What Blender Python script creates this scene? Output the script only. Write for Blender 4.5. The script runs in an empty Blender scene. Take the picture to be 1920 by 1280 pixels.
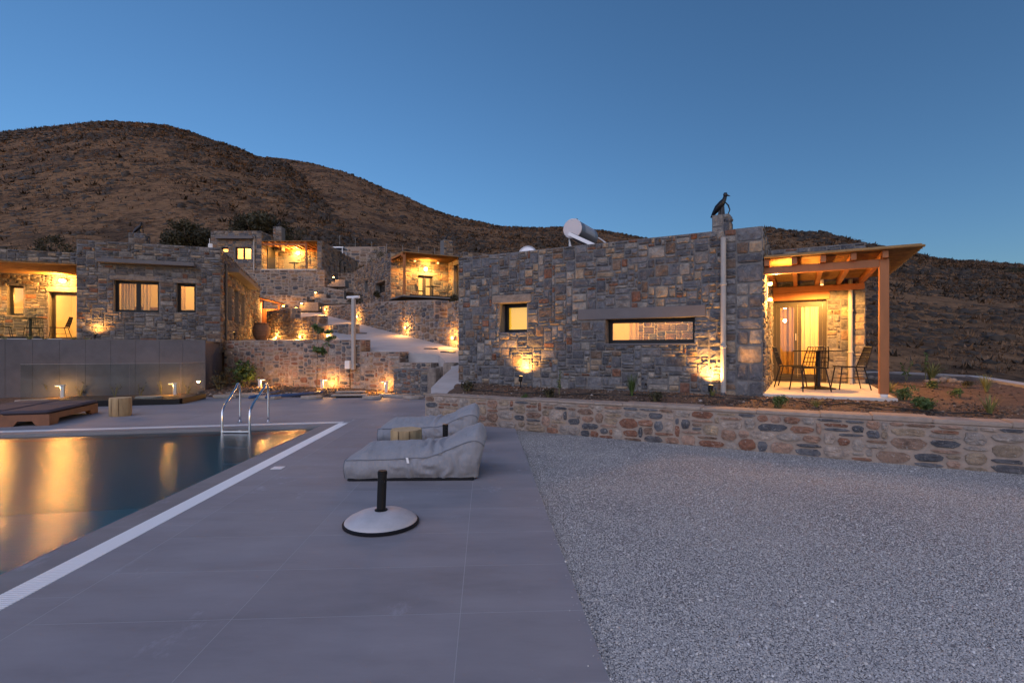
import bpy, math, random
import numpy as np
from mathutils import Vector, Matrix, Euler, noise

R = random.Random(7)
SC = bpy.context.scene
COL = SC.collection
PI = math.pi

# ------------------------------------------------------------------ camera
CAM_H, F, HY = 1.42, 960.0, 654.0
cam = bpy.data.objects.new('camera', bpy.data.cameras.new('camera'))
COL.objects.link(cam)
cam.location = (0, 0, CAM_H)
cam.rotation_euler = (PI/2, 0, 0)
cam.data.sensor_width = 36
cam.data.lens = 18
cam.data.shift_y = (HY-640)/1920
cam.data.clip_end = 3000
SC.camera = cam

# ------------------------------------------------------------------ sky, sun, exposure
world = bpy.data.worlds.new('World'); SC.world = world; world.use_nodes = True
_n = world.node_tree
_bg = _n.nodes['Background']
_sky = _n.nodes.new('ShaderNodeTexSky'); _sky.sky_type = 'NISHITA'; _sky.sun_disc = False
_sky.sun_elevation = math.radians(1.0); _sky.sun_rotation = math.radians(140)
_sky.air_density = 0.65; _sky.dust_density = 0.6; _sky.ozone_density = 2.5
_n.links.new(_sky.outputs[0], _bg.inputs[0]); _bg.inputs[1].default_value = 0.087
sun = bpy.data.objects.new('sun', bpy.data.lights.new('sun', 'SUN')); COL.objects.link(sun)
sun.data.energy = 0.32; sun.data.color = (0.87, 0.81, 0.96); sun.data.angle = math.radians(80)
sun.rotation_euler = Vector((0.45, 0.70, -0.55)).to_track_quat('-Z', 'Y').to_euler()
SC.view_settings.view_transform = 'Standard'
SC.view_settings.look = 'None'
SC.view_settings.exposure = 2.5
SC.view_settings.gamma = 1
SC.view_settings.use_curve_mapping = False
SC.render.engine = 'CYCLES'
SC.cycles.use_denoising = True
SC.cycles.max_bounces = 6; SC.cycles.diffuse_bounces = 3; SC.cycles.glossy_bounces = 3
SC.cycles.transmission_bounces = 4; SC.cycles.transparent_max_bounces = 12
SC.cycles.sample_clamp_indirect = 3.0
SC.cycles.caustics_reflective = False; SC.cycles.caustics_refractive = False
LK = 0.62; RK = 0.65
WARM = (1.0, 0.44, 0.09)

def P(px, py, Y):                       # photo pixel at depth Y -> world
    return Vector(((px-960)/F*Y, Y, CAM_H-(py-HY)/F*Y))
def G(px, py, Z=0.0):                   # photo pixel on the level Z -> world
    Y = (CAM_H-Z)*F/(py-HY)
    return Vector(((px-960)/F*Y, Y, Z))

# ------------------------------------------------------------------ materials
def nodes_of(name):
    m = bpy.data.materials.new(name); m.use_nodes = True
    nt = m.node_tree
    return m, nt, nt.nodes['Principled BSDF']
def _noise(nt, scale, detail=4, rough=0.6, coord='pos', stretch=None):
    t = nt.nodes.new('ShaderNodeTexNoise'); t.inputs['Scale'].default_value = scale
    t.inputs['Detail'].default_value = detail; t.inputs['Roughness'].default_value = rough
    if coord == 'pos':
        src = nt.nodes.new('ShaderNodeNewGeometry').outputs['Position']
    else:
        src = nt.nodes.new('ShaderNodeTexCoord').outputs['Object']
    if stretch:
        mp = nt.nodes.new('ShaderNodeMapping'); mp.inputs['Scale'].default_value = stretch
        nt.links.new(src, mp.inputs['Vector']); src = mp.outputs['Vector']
    nt.links.new(src, t.inputs['Vector'])
    return t
def _ramp(nt, fac, stops, interp='LINEAR'):
    r = nt.nodes.new('ShaderNodeValToRGB'); cr = r.color_ramp; cr.interpolation = interp
    while len(cr.elements) < len(stops): cr.elements.new(0.5)
    for e, (p, c) in zip(cr.elements, stops):
        e.position = p; e.color = (*c, 1)
    nt.links.new(fac, r.inputs['Fac'])
    return r
def _mul(nt, a, b, fac=1.0, mode='MULTIPLY'):
    m = nt.nodes.new('ShaderNodeMix'); m.data_type = 'RGBA'; m.blend_type = mode
    m.inputs[0].default_value = fac
    nt.links.new(a, m.inputs[6]); nt.links.new(b, m.inputs[7])
    return m.outputs[2]
def _bump(nt, bsdf, h, strength, dist=0.01, prev=None):
    b = nt.nodes.new('ShaderNodeBump'); b.inputs['Strength'].default_value = strength
    b.inputs['Distance'].default_value = dist
    nt.links.new(h, b.inputs['Height'])
    if prev: nt.links.new(prev, b.inputs['Normal'])
    nt.links.new(b.outputs[0], bsdf.inputs['Normal'])
    return b.outputs[0]
def mat(name, col, rough=0.7, metal=0.0, var=None, bump=None, spec=0.5, col2=None, stretch=None, coord='pos'):
    """var=(scale, low, high) multiplies the colour by noise; col2 mixes to a second colour; bump=(scale,strength,dist)"""
    m, nt, b = nodes_of(name)
    b.inputs['Base Color'].default_value = (*col, 1)
    b.inputs['Roughness'].default_value = rough; b.inputs['Metallic'].default_value = metal
    b.inputs['Specular IOR Level'].default_value = spec
    if var:
        t = _noise(nt, var[0], 5, 0.65, coord, stretch)
        if col2:
            r = _ramp(nt, t.outputs['Fac'], [(var[1], col), (var[2], col2)])
        else:
            r = _ramp(nt, t.outputs['Fac'], [(0.3, tuple(c*var[1] for c in col)), (0.7, tuple(c*var[2] for c in col))])
        nt.links.new(r.outputs[0], b.inputs['Base Color'])
    if bump:
        t2 = _noise(nt, bump[0], 6, 0.65, coord, stretch)
        _bump(nt, b, t2.outputs['Fac'], bump[1], bump[2])
    return m
def glow(name, col, strength):
    m, nt, b = nodes_of(name)
    b.inputs['Base Color'].default_value = (*col, 1)
    b.inputs['Emission Color'].default_value = (*col, 1)
    b.inputs['Emission Strength'].default_value = strength
    return m
def glass_mat(name, tint=(1, 1, 1), refl=1.5, rough=0.0):
    m, nt, b = nodes_of(name); nt.nodes.remove(b)
    out = nt.nodes['Material Output']
    tr = nt.nodes.new('ShaderNodeBsdfTransparent'); tr.inputs[0].default_value = (*tint, 1)
    gl = nt.nodes.new('ShaderNodeBsdfGlossy'); gl.inputs['Roughness'].default_value = rough
    fr = nt.nodes.new('ShaderNodeFresnel'); fr.inputs['IOR'].default_value = refl
    mx = nt.nodes.new('ShaderNodeMixShader')
    ge = nt.nodes.new('ShaderNodeNewGeometry'); m1 = nt.nodes.new('ShaderNodeMath'); m1.operation = 'SUBTRACT'; m1.inputs[0].default_value = 1
    nt.links.new(ge.outputs['Backfacing'], m1.inputs[1]); m2 = nt.nodes.new('ShaderNodeMath'); m2.operation = 'MULTIPLY'
    nt.links.new(m1.outputs[0], m2.inputs[0]); nt.links.new(fr.outputs[0], m2.inputs[1])
    nt.links.new(m2.outputs[0], mx.inputs[0]); nt.links.new(tr.outputs[0], mx.inputs[1]); nt.links.new(gl.outputs[0], mx.inputs[2])
    nt.links.new(mx.outputs[0], out.inputs[0])
    return m
def stone_mat(name, stops, bump=0.7, lichen=0.35):
    """tone (per object or per face) picks the stone's own colour"""
    m, nt, b = nodes_of(name)
    a1 = nt.nodes.new('ShaderNodeAttribute'); a1.attribute_type = 'OBJECT'; a1.attribute_name = 'tone'
    a2 = nt.nodes.new('ShaderNodeAttribute'); a2.attribute_type = 'GEOMETRY'; a2.attribute_name = 'tone'
    ad = nt.nodes.new('ShaderNodeMath'); ad.operation = 'ADD'
    nt.links.new(a1.outputs['Fac'], ad.inputs[0]); nt.links.new(a2.outputs['Fac'], ad.inputs[1])
    r = _ramp(nt, ad.outputs[0], stops, 'CONSTANT')
    t = _noise(nt, 9, 6, 0.7)
    v = _ramp(nt, t.outputs['Fac'], [(0.30, (0.50, 0.50, 0.53)), (0.70, (1.42, 1.39, 1.35))])
    c = _mul(nt, r.outputs[0], v.outputs[0])
    t2 = _noise(nt, 26, 5, 0.75)
    lm = _ramp(nt, t2.outputs['Fac'], [(0.57, (0, 0, 0)), (0.66, (lichen,)*3)])
    mx = nt.nodes.new('ShaderNodeMix'); mx.data_type = 'RGBA'
    nt.links.new(lm.outputs[0], mx.inputs[0]); nt.links.new(c, mx.inputs[6])
    mx.inputs[7].default_value = (0.42, 0.39, 0.36, 1)
    nt.links.new(mx.outputs[2], b.inputs['Base Color'])
    b.inputs['Roughness'].default_value = 0.85; b.inputs['Specular IOR Level'].default_value = 0.25
    t3 = _noise(nt, 22, 7, 0.7)
    _bump(nt, b, t3.outputs['Fac'], bump, 0.03)
    return m

BLUE = [(0.080, 0.083, 0.095), (0.12, 0.123, 0.137), (0.10, 0.10, 0.11), (0.155, 0.155, 0.165), (0.13, 0.134, 0.15), (0.18, 0.176, 0.178)]
TAN = [(0.25, 0.195, 0.145), (0.30, 0.23, 0.165), (0.21, 0.175, 0.15), (0.27, 0.18, 0.11)]
BRN = [(0.13, 0.095, 0.075), (0.17, 0.12, 0.09), (0.20, 0.13, 0.085)]
RUST = [(0.20, 0.098, 0.066), (0.165, 0.085, 0.06), (0.24, 0.125, 0.085)]
def palette(seq):
    n = len(seq); return [(i/n, c) for i, c in enumerate(seq)]
ASHLAR = palette(BLUE+BLUE+BLUE[:4]+[(0.20, 0.185, 0.17), (0.24, 0.22, 0.20), (0.17, 0.155, 0.145), (0.26, 0.235, 0.21)]+TAN[:2]+BRN[:2]+RUST[1:2])
RUBBLE = palette(BLUE[:3]+[(0.22, 0.15, 0.115), (0.19, 0.125, 0.095)]+[(0.30, 0.26, 0.23), (0.34, 0.28, 0.24), (0.25, 0.22, 0.20)]+TAN[:2]+[(0.27, 0.17, 0.125), (0.30, 0.20, 0.155), (0.24, 0.13, 0.09)]+RUST[:1])
DRY = palette(BLUE[:3]+[(0.20, 0.185, 0.17), (0.25, 0.21, 0.18), (0.19, 0.165, 0.145)]+TAN+BRN+[(0.26, 0.17, 0.12)])
M = {}
M['stone'] = stone_mat('house_stone', ASHLAR)
M['rubble'] = stone_mat('rubble_stone', RUBBLE, 0.8, 0.6)
M['dry'] = stone_mat('terrace_stone', DRY, 0.6, 0.2)
M['mortar'] = mat('mortar_grey', (0.165, 0.155, 0.15), 0.9, var=(14, 0.7, 1.2), bump=(40, 0.6, 0.01))
M['mortar_beige'] = mat('mortar_beige', (0.31, 0.247, 0.205), 0.92, var=(7, 0.78, 1.15), bump=(30, 0.7, 0.012))
M['concrete'] = mat('smooth_concrete', (0.13, 0.125, 0.13), 0.8, var=(2.2, 0.8, 1.12), bump=(30, 0.15, 0.004))
M['concrete_wall'] = mat('board_concrete', (0.100, 0.096, 0.108), 0.75, var=(1.4, 0.70, 1.2), bump=(20, 0.15, 0.004))
M['lintel'] = mat('lintel_concrete', (0.125, 0.118, 0.125), 0.8, var=(3, 0.85, 1.1), bump=(50, 0.2, 0.004))
M['lintel_stone'] = mat('lintel_stone', (0.225, 0.185, 0.155), 0.85, var=(10, 0.6, 1.2), bump=(25, 0.6, 0.02))
M['patio'] = mat('patio_screed', (0.50, 0.47, 0.43), 0.75, var=(3, 0.85, 1.08), bump=(40, 0.15, 0.003))
M['path'] = mat('ramp_concrete', (0.42, 0.39, 0.38), 0.85, var=(0.9, 0.72, 1.15), bump=(12, 0.3, 0.01), stretch=(0.6, 1, 1))
M['grout'] = mat('tile_grout', (0.34, 0.34, 0.35), 0.9)
def tile_mat(name, base):
    m, nt, b = nodes_of(name)
    oi = nt.nodes.new('ShaderNodeObjectInfo')
    rr = _ramp(nt, oi.outputs['Random'], [(0.0, (0.94,)*3), (1.0, (1.05,)*3)])
    t = _noise(nt, 1.7, 6, 0.7, stretch=(0.5, 1.6, 1))
    v = _ramp(nt, t.outputs['Fac'], [(0.28, tuple(c*0.80 for c in base)), (0.5, base), (0.74, tuple(c*1.15 for c in base))])
    t2 = _noise(nt, 0.6, 3, 0.5)
    v2 = _ramp(nt, t2.outputs['Fac'], [(0.35, (0.88, 0.89, 0.92)), (0.65, (1.06, 1.05, 1.04))])
    t4 = _noise(nt, 2.6, 7, 0.75, stretch=(1, 0.5, 1))
    sp = _ramp(nt, t4.outputs['Fac'], [(0.60, (1, 1, 1)), (0.72, (1.38, 1.42, 1.48))])
    c = _mul(nt, _mul(nt, _mul(nt, v.outputs[0], rr.outputs[0]), v2.outputs[0]), sp.outputs[0])
    nt.links.new(c, b.inputs['Base Color'])
    b.inputs['Roughness'].default_value = 0.55; b.inputs['Specular IOR Level'].default_value = 0.35
    r2 = _ramp(nt, t.outputs['Fac'], [(0.3, (0.62,)*3), (0.7, (0.80,)*3)])
    nt.links.new(r2.outputs[0], b.inputs['Roughness'])
    t3 = _noise(nt, 60, 4, 0.6); _bump(nt, b, t3.outputs['Fac'], 0.12, 0.002)
    return m
M['tile'] = tile_mat('deck_porcelain', (0.262, 0.250, 0.266))
M['coping'] = tile_mat('coping_porcelain', (0.225, 0.215, 0.22))
M['grate'] = mat('white_grate_plastic', (0.72, 0.73, 0.75), 0.5)
M['channel'] = mat('gutter_shade', (0.20, 0.20, 0.21), 0.8)  # even mid grey of the channel bed under the slats
M['pooltile'] = mat('pool_lining', (0.07, 0.40, 0.45), 0.5, var=(0.6, 0.85, 1.1))
M['soil'] = mat('dry_soil', (0.06, 0.038, 0.027), 0.95, var=(9, 0.34, 0.72), col2=(0.15, 0.095, 0.065), bump=(35, 1.0, 0.03))
M['wood'] = mat('pergola_timber', (0.34, 0.122, 0.036), 0.6, var=(3.5, 0.75, 1.15), bump=(30, 0.2, 0.003), stretch=(1, 1, 0.25))
M['wood_dark'] = mat('lounger_timber', (0.21, 0.085, 0.04), 0.55, var=(6, 0.75, 1.2), bump=(40, 0.2, 0.003))
M['reed'] = mat('reed', (0.33, 0.19, 0.07), 0.7, var=(18, 0.6, 1.2), stretch=(0.2, 1, 1))
M['log'] = mat('log_wood', (0.42, 0.29, 0.15), 0.75, var=(9, 0.6, 1.15), bump=(30, 0.4, 0.006), stretch=(1, 1, 0.12), coord='obj')
M['log_split'] = mat('log_crack', (0.10, 0.055, 0.025), 0.9)
M['logtop'] = mat('log_end_grain', (0.50, 0.36, 0.20), 0.75, var=(16, 0.75, 1.1), coord='obj')
M['frame'] = mat('dark_window_frame', (0.007, 0.007, 0.008), 0.45, spec=0.3)
M['door_frame'] = mat('bronze_door_frame', (0.035, 0.028, 0.02), 0.45)
M['glass'] = glass_mat('window_glass', (0.94, 0.95, 0.95), 1.8)
M['glass_rail'] = glass_mat('balustrade_glass', (0.86, 0.91, 0.90), 1.28)
M['black'] = mat('black_metal', (0.005, 0.005, 0.006), 0.5, spec=0.3)
M['rubber'] = mat('black_rubber', (0.006, 0.006, 0.009), 0.6, spec=0.25)
M['steel'] = mat('polished_steel', (0.72, 0.72, 0.74), 0.16, 1.0)
M['alu'] = mat('pale_aluminium', (0.62, 0.61, 0.62), 0.45, 0.6)
M['white'] = mat('white_paint', (0.70, 0.69, 0.69), 0.5)
M['tank'] = mat('tank_sheet', (0.17, 0.19, 0.23), 0.4, 0.3)
M['tanklabel'] = mat('tank_print', (0.30, 0.32, 0.36), 0.5)
M['tankend'] = mat('tank_end_cap', (0.60, 0.55, 0.56), 0.6)
M['pipe'] = mat('grey_pipe', (0.36, 0.34, 0.32), 0.5, var=(4, 0.9, 1.05))
M['lead'] = mat('dark_pipe', (0.05, 0.05, 0.055), 0.5)
M['plaster'] = mat('warm_plaster', (0.72, 0.64, 0.48), 0.8)
M['base_paint'] = mat('parasol_base_paint', (0.45, 0.45, 0.48), 0.5, var=(6, 0.82, 1.06), bump=(160, 0.1, 0.001))
M['clay'] = mat('jar_clay', (0.20, 0.115, 0.075), 0.8, var=(8, 0.7, 1.15), bump=(20, 0.3, 0.006))
M['pipe_blue'] = mat('blue_pipe', (0.03, 0.08, 0.20), 0.5)
M['hose'] = mat('black_hose', (0.015, 0.014, 0.014), 0.6)
M['flag'] = mat('flagstone', (0.34, 0.29, 0.25), 0.85, var=(5, 0.75, 1.15), bump=(18, 0.4, 0.01))
M['bark'] = mat('bark', (0.10, 0.075, 0.055), 0.9, bump=(25, 0.6, 0.02))
M['stem'] = mat('green_stem', (0.14, 0.13, 0.06), 0.7)
M['vane'] = mat('cowl_metal', (0.008, 0.008, 0.011), 0.4, 0.2)
M['mattress'] = mat('dark_mattress', (0.055, 0.045, 0.060), 0.85, bump=(220, 0.15, 0.002))
def leaf_mat(name, col):
    m, nt, b = nodes_of(name)
    a2 = nt.nodes.new('ShaderNodeAttribute'); a2.attribute_type = 'GEOMETRY'; a2.attribute_name = 'tone'
    r = _ramp(nt, a2.outputs['Fac'], [(0.0, tuple(c*0.5 for c in col)), (1.0, tuple(c*1.5 for c in col))])
    nt.links.new(r.outputs[0], b.inputs['Base Color']); b.inputs['Roughness'].default_value = 0.6
    b.inputs['Specular IOR Level'].default_value = 0.3
    return m
M['leaf_dark'] = leaf_mat('dark_leaf', (0.045, 0.042, 0.022))
M['leaf_olive'] = leaf_mat('olive_leaf', (0.055, 0.062, 0.036))
M['leaf_green'] = leaf_mat('green_leaf', (0.065, 0.105, 0.03))
M['leaf_pale'] = leaf_mat('pale_leaf', (0.20, 0.20, 0.07))
M['scrub'] = leaf_mat('hill_scrub', (0.044, 0.033, 0.024))
M['drygrass'] = leaf_mat('hill_dry_grass', (0.165, 0.098, 0.056))
def fabric(name, col):
    m, nt, b = nodes_of(name)
    t = _noise(nt, 5, 4, 0.6); v = _ramp(nt, t.outputs['Fac'], [(0.3, tuple(c*0.92 for c in col)), (0.7, tuple(c*1.05 for c in col))])
    nt.links.new(v.outputs[0], b.inputs['Base Color']); b.inputs['Roughness'].default_value = 0.85
    b.inputs['Specular IOR Level'].default_value = 0.2; b.inputs['Sheen Weight'].default_value = 0.15
    t1 = _noise(nt, 9, 6, 0.6, 'obj', (1.6, 1.0, 0.6))
    n1 = _bump(nt, b, t1.outputs['Fac'], 0.85, 0.03)
    t2 = _noise(nt, 500, 2, 0.5); _bump(nt, b, t2.outputs['Fac'], 0.15, 0.001, n1)
    return m
M['canvas'] = fabric('outdoor_canvas', (0.25, 0.255, 0.28))
M['piping'] = mat('seam_piping', (0.16, 0.17, 0.20), 0.8)
M['label'] = mat('white_label', (0.75, 0.76, 0.78), 0.7)
def curtain_mat(name, col):
    m, nt, b = nodes_of(name)
    out = nt.nodes['Material Output']
    d = nt.nodes.new('ShaderNodeBsdfDiffuse'); d.inputs[0].default_value = (*col, 1)
    t = nt.nodes.new('ShaderNodeBsdfTranslucent'); t.inputs[0].default_value = (*col, 1)
    mx = nt.nodes.new('ShaderNodeMixShader'); mx.inputs[0].default_value = 0.55
    nt.links.new(d.outputs[0], mx.inputs[1]); nt.links.new(t.outputs[0], mx.inputs[2]); nt.links.new(mx.outputs[0], out.inputs[0])
    nt.nodes.remove(b); return m
M['curtain'] = curtain_mat('curtain_cloth', (0.62, 0.50, 0.30))
M['curtain_dark'] = curtain_mat('lined_curtain', (0.22, 0.15, 0.075))  # same translucent cloth shader, only a darker brown
M['blind'] = glow('lit_blind', (1.0, 0.50, 0.035), 0.15)
M['bulb'] = glow('bulb', (1.0, 0.54, 0.16), 0.9)
M['bulb_soft'] = glow('globe', (1.0, 0.66, 0.28), 1.2)

# ------------------------------------------------------------------ object helpers
def tag(o, label=None, cat=None, group=None, kind=None):
    if label: o['label'] = label
    if cat: o['category'] = cat
    if group: o['group'] = group
    if kind: o['kind'] = kind
    return o
def empty(name, loc=(0, 0, 0), rz=0, label=None, cat=None, group=None):
    o = bpy.data.objects.new(name, None); COL.objects.link(o)
    o.location = loc; o.rotation_euler = (0, 0, rz); o.empty_display_size = 0.2
    return tag(o, label, cat, group)
def put(name, me, parent=None, loc=None, rot=None, scale=None):
    o = bpy.data.objects.new(name, me); COL.objects.link(o)
    if parent: o.parent = parent
    if loc is not None: o.location = loc
    if rot is not None: o.rotation_euler = rot
    if scale is not None: o.scale = scale
    return o
def copy_tree(o, parent=None):
    c = o.copy(); COL.objects.link(c)
    if parent: c.parent = parent
    for ch in o.children: copy_tree(ch, c)
    return c
class MB:
    def __init__(s): s.v = []; s.f = []; s.sm = False
    def add(s, vs, fs):
        k = len(s.v); s.v += [tuple(v) for v in vs]; s.f += [tuple(i+k for i in f) for f in fs]; return s
    def box(s, lo, hi, mx=None):
        x0, y0, z0 = lo; x1, y1, z1 = hi
        vs = [(x0, y0, z0), (x1, y0, z0), (x1, y1, z0), (x0, y1, z0), (x0, y0, z1), (x1, y0, z1), (x1, y1, z1), (x0, y1, z1)]
        if mx: vs = [mx @ Vector(v) for v in vs]
        return s.add(vs, [(0, 3, 2, 1), (4, 5, 6, 7), (0, 1, 5, 4), (1, 2, 6, 5), (2, 3, 7, 6), (3, 0, 4, 7)])
    def bbox(s, lo, hi, b=0.01):                        # box with chamfered edges
        x0, y0, z0 = lo; x1, y1, z1 = hi
        rings = []
        for z, ins in ((z0, b), (z0+b, 0), (z1-b, 0), (z1, b)):
            a0, a1, c0, c1 = x0+ins, x1-ins, y0+ins, y1-ins
            rings.append([(a0+b, c0, z), (a1-b, c0, z), (a1, c0+b, z), (a1, c1-b, z), (a1-b, c1, z), (a0+b, c1, z), (a0, c1-b, z), (a0, c0+b, z)])
        return s.loft(rings)
    def loft(s, rings, cap=True, closed=True):
        n = len(rings[0]); k = len(s.v)
        for r in rings: s.v += [tuple(p) for p in r]
        for i in range(len(rings)-1):
            for j in range(n if closed else n-1):
                a = k+i*n+j; b = k+i*n+(j+1) % n
                s.f.append((a, b, b+n, a+n))
        if cap:
            s.f.append(tuple(k+j for j in reversed(range(n))))
            s.f.append(tuple(k+(len(rings)-1)*n+j for j in range(n)))
        return s
    def tube(s, pts, r, n=8, cap=True):
        pts = [Vector(p) for p in pts]; rings = []
        up = None
        for i, p in enumerate(pts):
            d = (pts[min(i+1, len(pts)-1)]-pts[max(i-1, 0)]).normalized()
            if up is None: up = Vector((0, 0, 1)) if abs(d.z) < 0.9 else Vector((1, 0, 0))
            a = d.cross(up).normalized(); b = a.cross(d).normalized(); up = b
            rr = r[i] if isinstance(r, (list, tuple)) else r
            rings.append([p+a*rr*math.cos(q*2*PI/n)+b*rr*math.sin(q*2*PI/n) for q in range(n)])
        return s.loft(rings, cap)
    def lathe(s, prof, n=24, c=(0, 0, 0), cap=True):
        return s.loft([[(c[0]+r*math.cos(q*2*PI/n), c[1]+r*math.sin(q*2*PI/n), c[2]+z) for q in range(n)] for r, z in prof], cap)
    def prism(s, poly, axis, a0, a1):                    # poly of 2D points extruded along axis 0/1/2
        def mk(p, a):
            q = list(p); q.insert(axis, a); return tuple(q)
        return s.loft([[mk(p, a0) for p in poly], [mk(p, a1) for p in poly]])
    def build(s, name, m, parent=None, smooth=None, loc=None, rot=None, tone=None):
        me = bpy.data.meshes.new(name); me.from_pydata(s.v, [], s.f); me.validate()
        if isinstance(m, str): m = M[m]
        me.materials.append(m)
        fix_normals(me)
        if smooth: me.shade_smooth() if smooth is True else smooth_angle(me, smooth)
        if tone is not None:
            at = me.attributes.new('tone', 'FLOAT', 'FACE'); at.data.foreach_set('value', tone)
        return put(name, me, parent, loc, rot)
import bmesh
def fix_normals(me):
    bm = bmesh.new(); bm.from_mesh(me); bmesh.ops.recalc_face_normals(bm, faces=bm.faces); bm.to_mesh(me); bm.free()
def smooth_angle(me, ang):
    me.shade_smooth()
    bm = bmesh.new(); bm.from_mesh(me)
    for e in bm.edges:
        if len(e.link_faces) == 2 and e.calc_face_angle(0) > ang: e.smooth = False
    bm.to_mesh(me); bm.free()
def np_mesh(name, v, f, m, parent=None, tone=None, smooth=False):
    """fast mesh from numpy arrays (all faces with the same number of corners)"""
    v = np.asarray(v, np.float32); f = np.asarray(f, np.int32)
    me = bpy.data.meshes.new(name); k = f.shape[1]
    me.vertices.add(len(v)); me.vertices.foreach_set('co', v.ravel())
    me.loops.add(f.size); me.loops.foreach_set('vertex_index', f.ravel())
    me.polygons.add(len(f)); me.polygons.foreach_set('loop_start', np.arange(0, f.size, k, dtype=np.int32))
    me.update(calc_edges=True); me.materials.append(M[m] if isinstance(m, str) else m)
    if smooth: me.shade_smooth()
    if tone is not None:
        at = me.attributes.new('tone', 'FLOAT', 'FACE'); at.data.foreach_set('value', np.asarray(tone, np.float32))
    return put(name, me, parent)
def lamp(name, loc, watts, parent=None, radius=0.04, spot=None, aim=None, color=WARM, blend=0.6):
    l = bpy.data.lights.new(name, 'SPOT' if spot else 'POINT')
    l.energy = watts*LK; l.color = color; l.shadow_soft_size = radius
    o = bpy.data.objects.new(name, l); COL.objects.link(o); o.location = loc
    if spot:
        l.spot_size = math.radians(spot); l.spot_blend = blend
        o.rotation_euler = Vector(aim).to_track_quat('-Z', 'Y').to_euler()
    if parent: o.parent = parent
    return o

# ------------------------------------------------------------------ stone walls
def stone_variants(kind, n, seed):
    rr = random.Random(seed); out = []
    for k in range(n):
        N = 10 if kind != 'ashlar' else 8; pts = []
        e = 4.2
        if kind == 'ashlar':
            for sx, sz in ((1, 1), (-1, 1), (-1, -1), (1, -1)):
                cx, cz = sx*(0.5-rr.uniform(0, .035)), sz*(0.5-rr.uniform(0, .05)); c1, c2 = rr.uniform(.03, .14), rr.uniform(.03, .14)
                q = [(cx, cz-sz*c2), (cx-sx*c1, cz)]
                pts += q if sx*sz > 0 else q[::-1]
        for i in range(0 if kind == 'ashlar' else N):
            a = 2*PI*(i+0.5)/N + rr.uniform(-0.12, 0.12)
            c, s = math.cos(a), math.sin(a)
            r = (abs(c)**e+abs(s)**e)**(-1/e)*0.5
            r *= rr.uniform(0.84, 1.06)
            pts.append((c*r, s*r))
        v = [(x, 0.6, z) for x, z in pts]
        v += [(x*0.955, -rr.uniform(0.45, 0.8), z*0.94) for x, z in pts]
        v += [(x*0.55+rr.uniform(-.06, .06), -rr.uniform(0.6, 1.25), z*0.55+rr.uniform(-.06, .06)) for x, z in pts]
        v.append((rr.uniform(-.1, .1), -rr.uniform(0.7, 1.2), rr.uniform(-.1, .1)))
        f = []
        for ring in (0, 1):
            for i in range(N):
                a = ring*N+i; b = ring*N+(i+1) % N
                f += [(a, b, b+N), (a, b+N, a+N)]
        for i in range(N): f.append((2*N+i, 2*N+(i+1) % N, 3*N))
        out.append((np.array(v), np.array(f)))
    return out
VAR = {'ashlar': stone_variants('ashlar', 16, 3), 'rubble': stone_variants('rubble', 16, 5)}
VMESH = {}
def variant_mesh(kind, i, m):
    key = (kind, i, m)
    if key not in VMESH:
        me = bpy.data.meshes.new('stone'); me.from_pydata(VAR[kind][i][0].tolist(), [], VAR[kind][i][1].tolist())
        me.materials.append(M[m]); VMESH[key] = me
    return VMESH[key]
def pack(W, H, cw, ch, holes, rr, wmax, hmax, top=None):
    nx, nz = max(1, round(W/cw)), max(1, round(H/ch)); cw, ch = W/nx, H/nz
    occ = np.zeros((nx, nz), bool)
    for (a, b, c, d) in holes:
        occ[max(0, int(math.floor(a/cw+0.35))):max(0, int(math.ceil(b/cw-0.35))), max(0, int(math.floor(c/ch+0.35))):max(0, int(math.ceil(d/ch-0.35)))] = True
    out = []
    for j in range(nz):
        for i in range(nx):
            if occ[i, j]: continue
            h = rr.choice([1, 1, 2, 2, 2, 3, hmax]); h = min(h, hmax, nz-j)
            w = rr.choice([2, 2, 3, 3, 4, 4, 5, wmax]); w = max(w, h-1)
            if h == 1: w = min(w, 4)
            k = 0
            while k < w and i+k < nx and not occ[i+k, j]: k += 1
            w = k
            if 0 < nx-(i+w) < 2 and not occ[i+w:, j].any(): w = nx-i
            while h > 1 and occ[i:i+w, j:j+h].any(): h -= 1
            occ[i:i+w, j:j+h] = True
            out.append((i*cw, j*ch, w*cw, h*ch))
    return out
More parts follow.
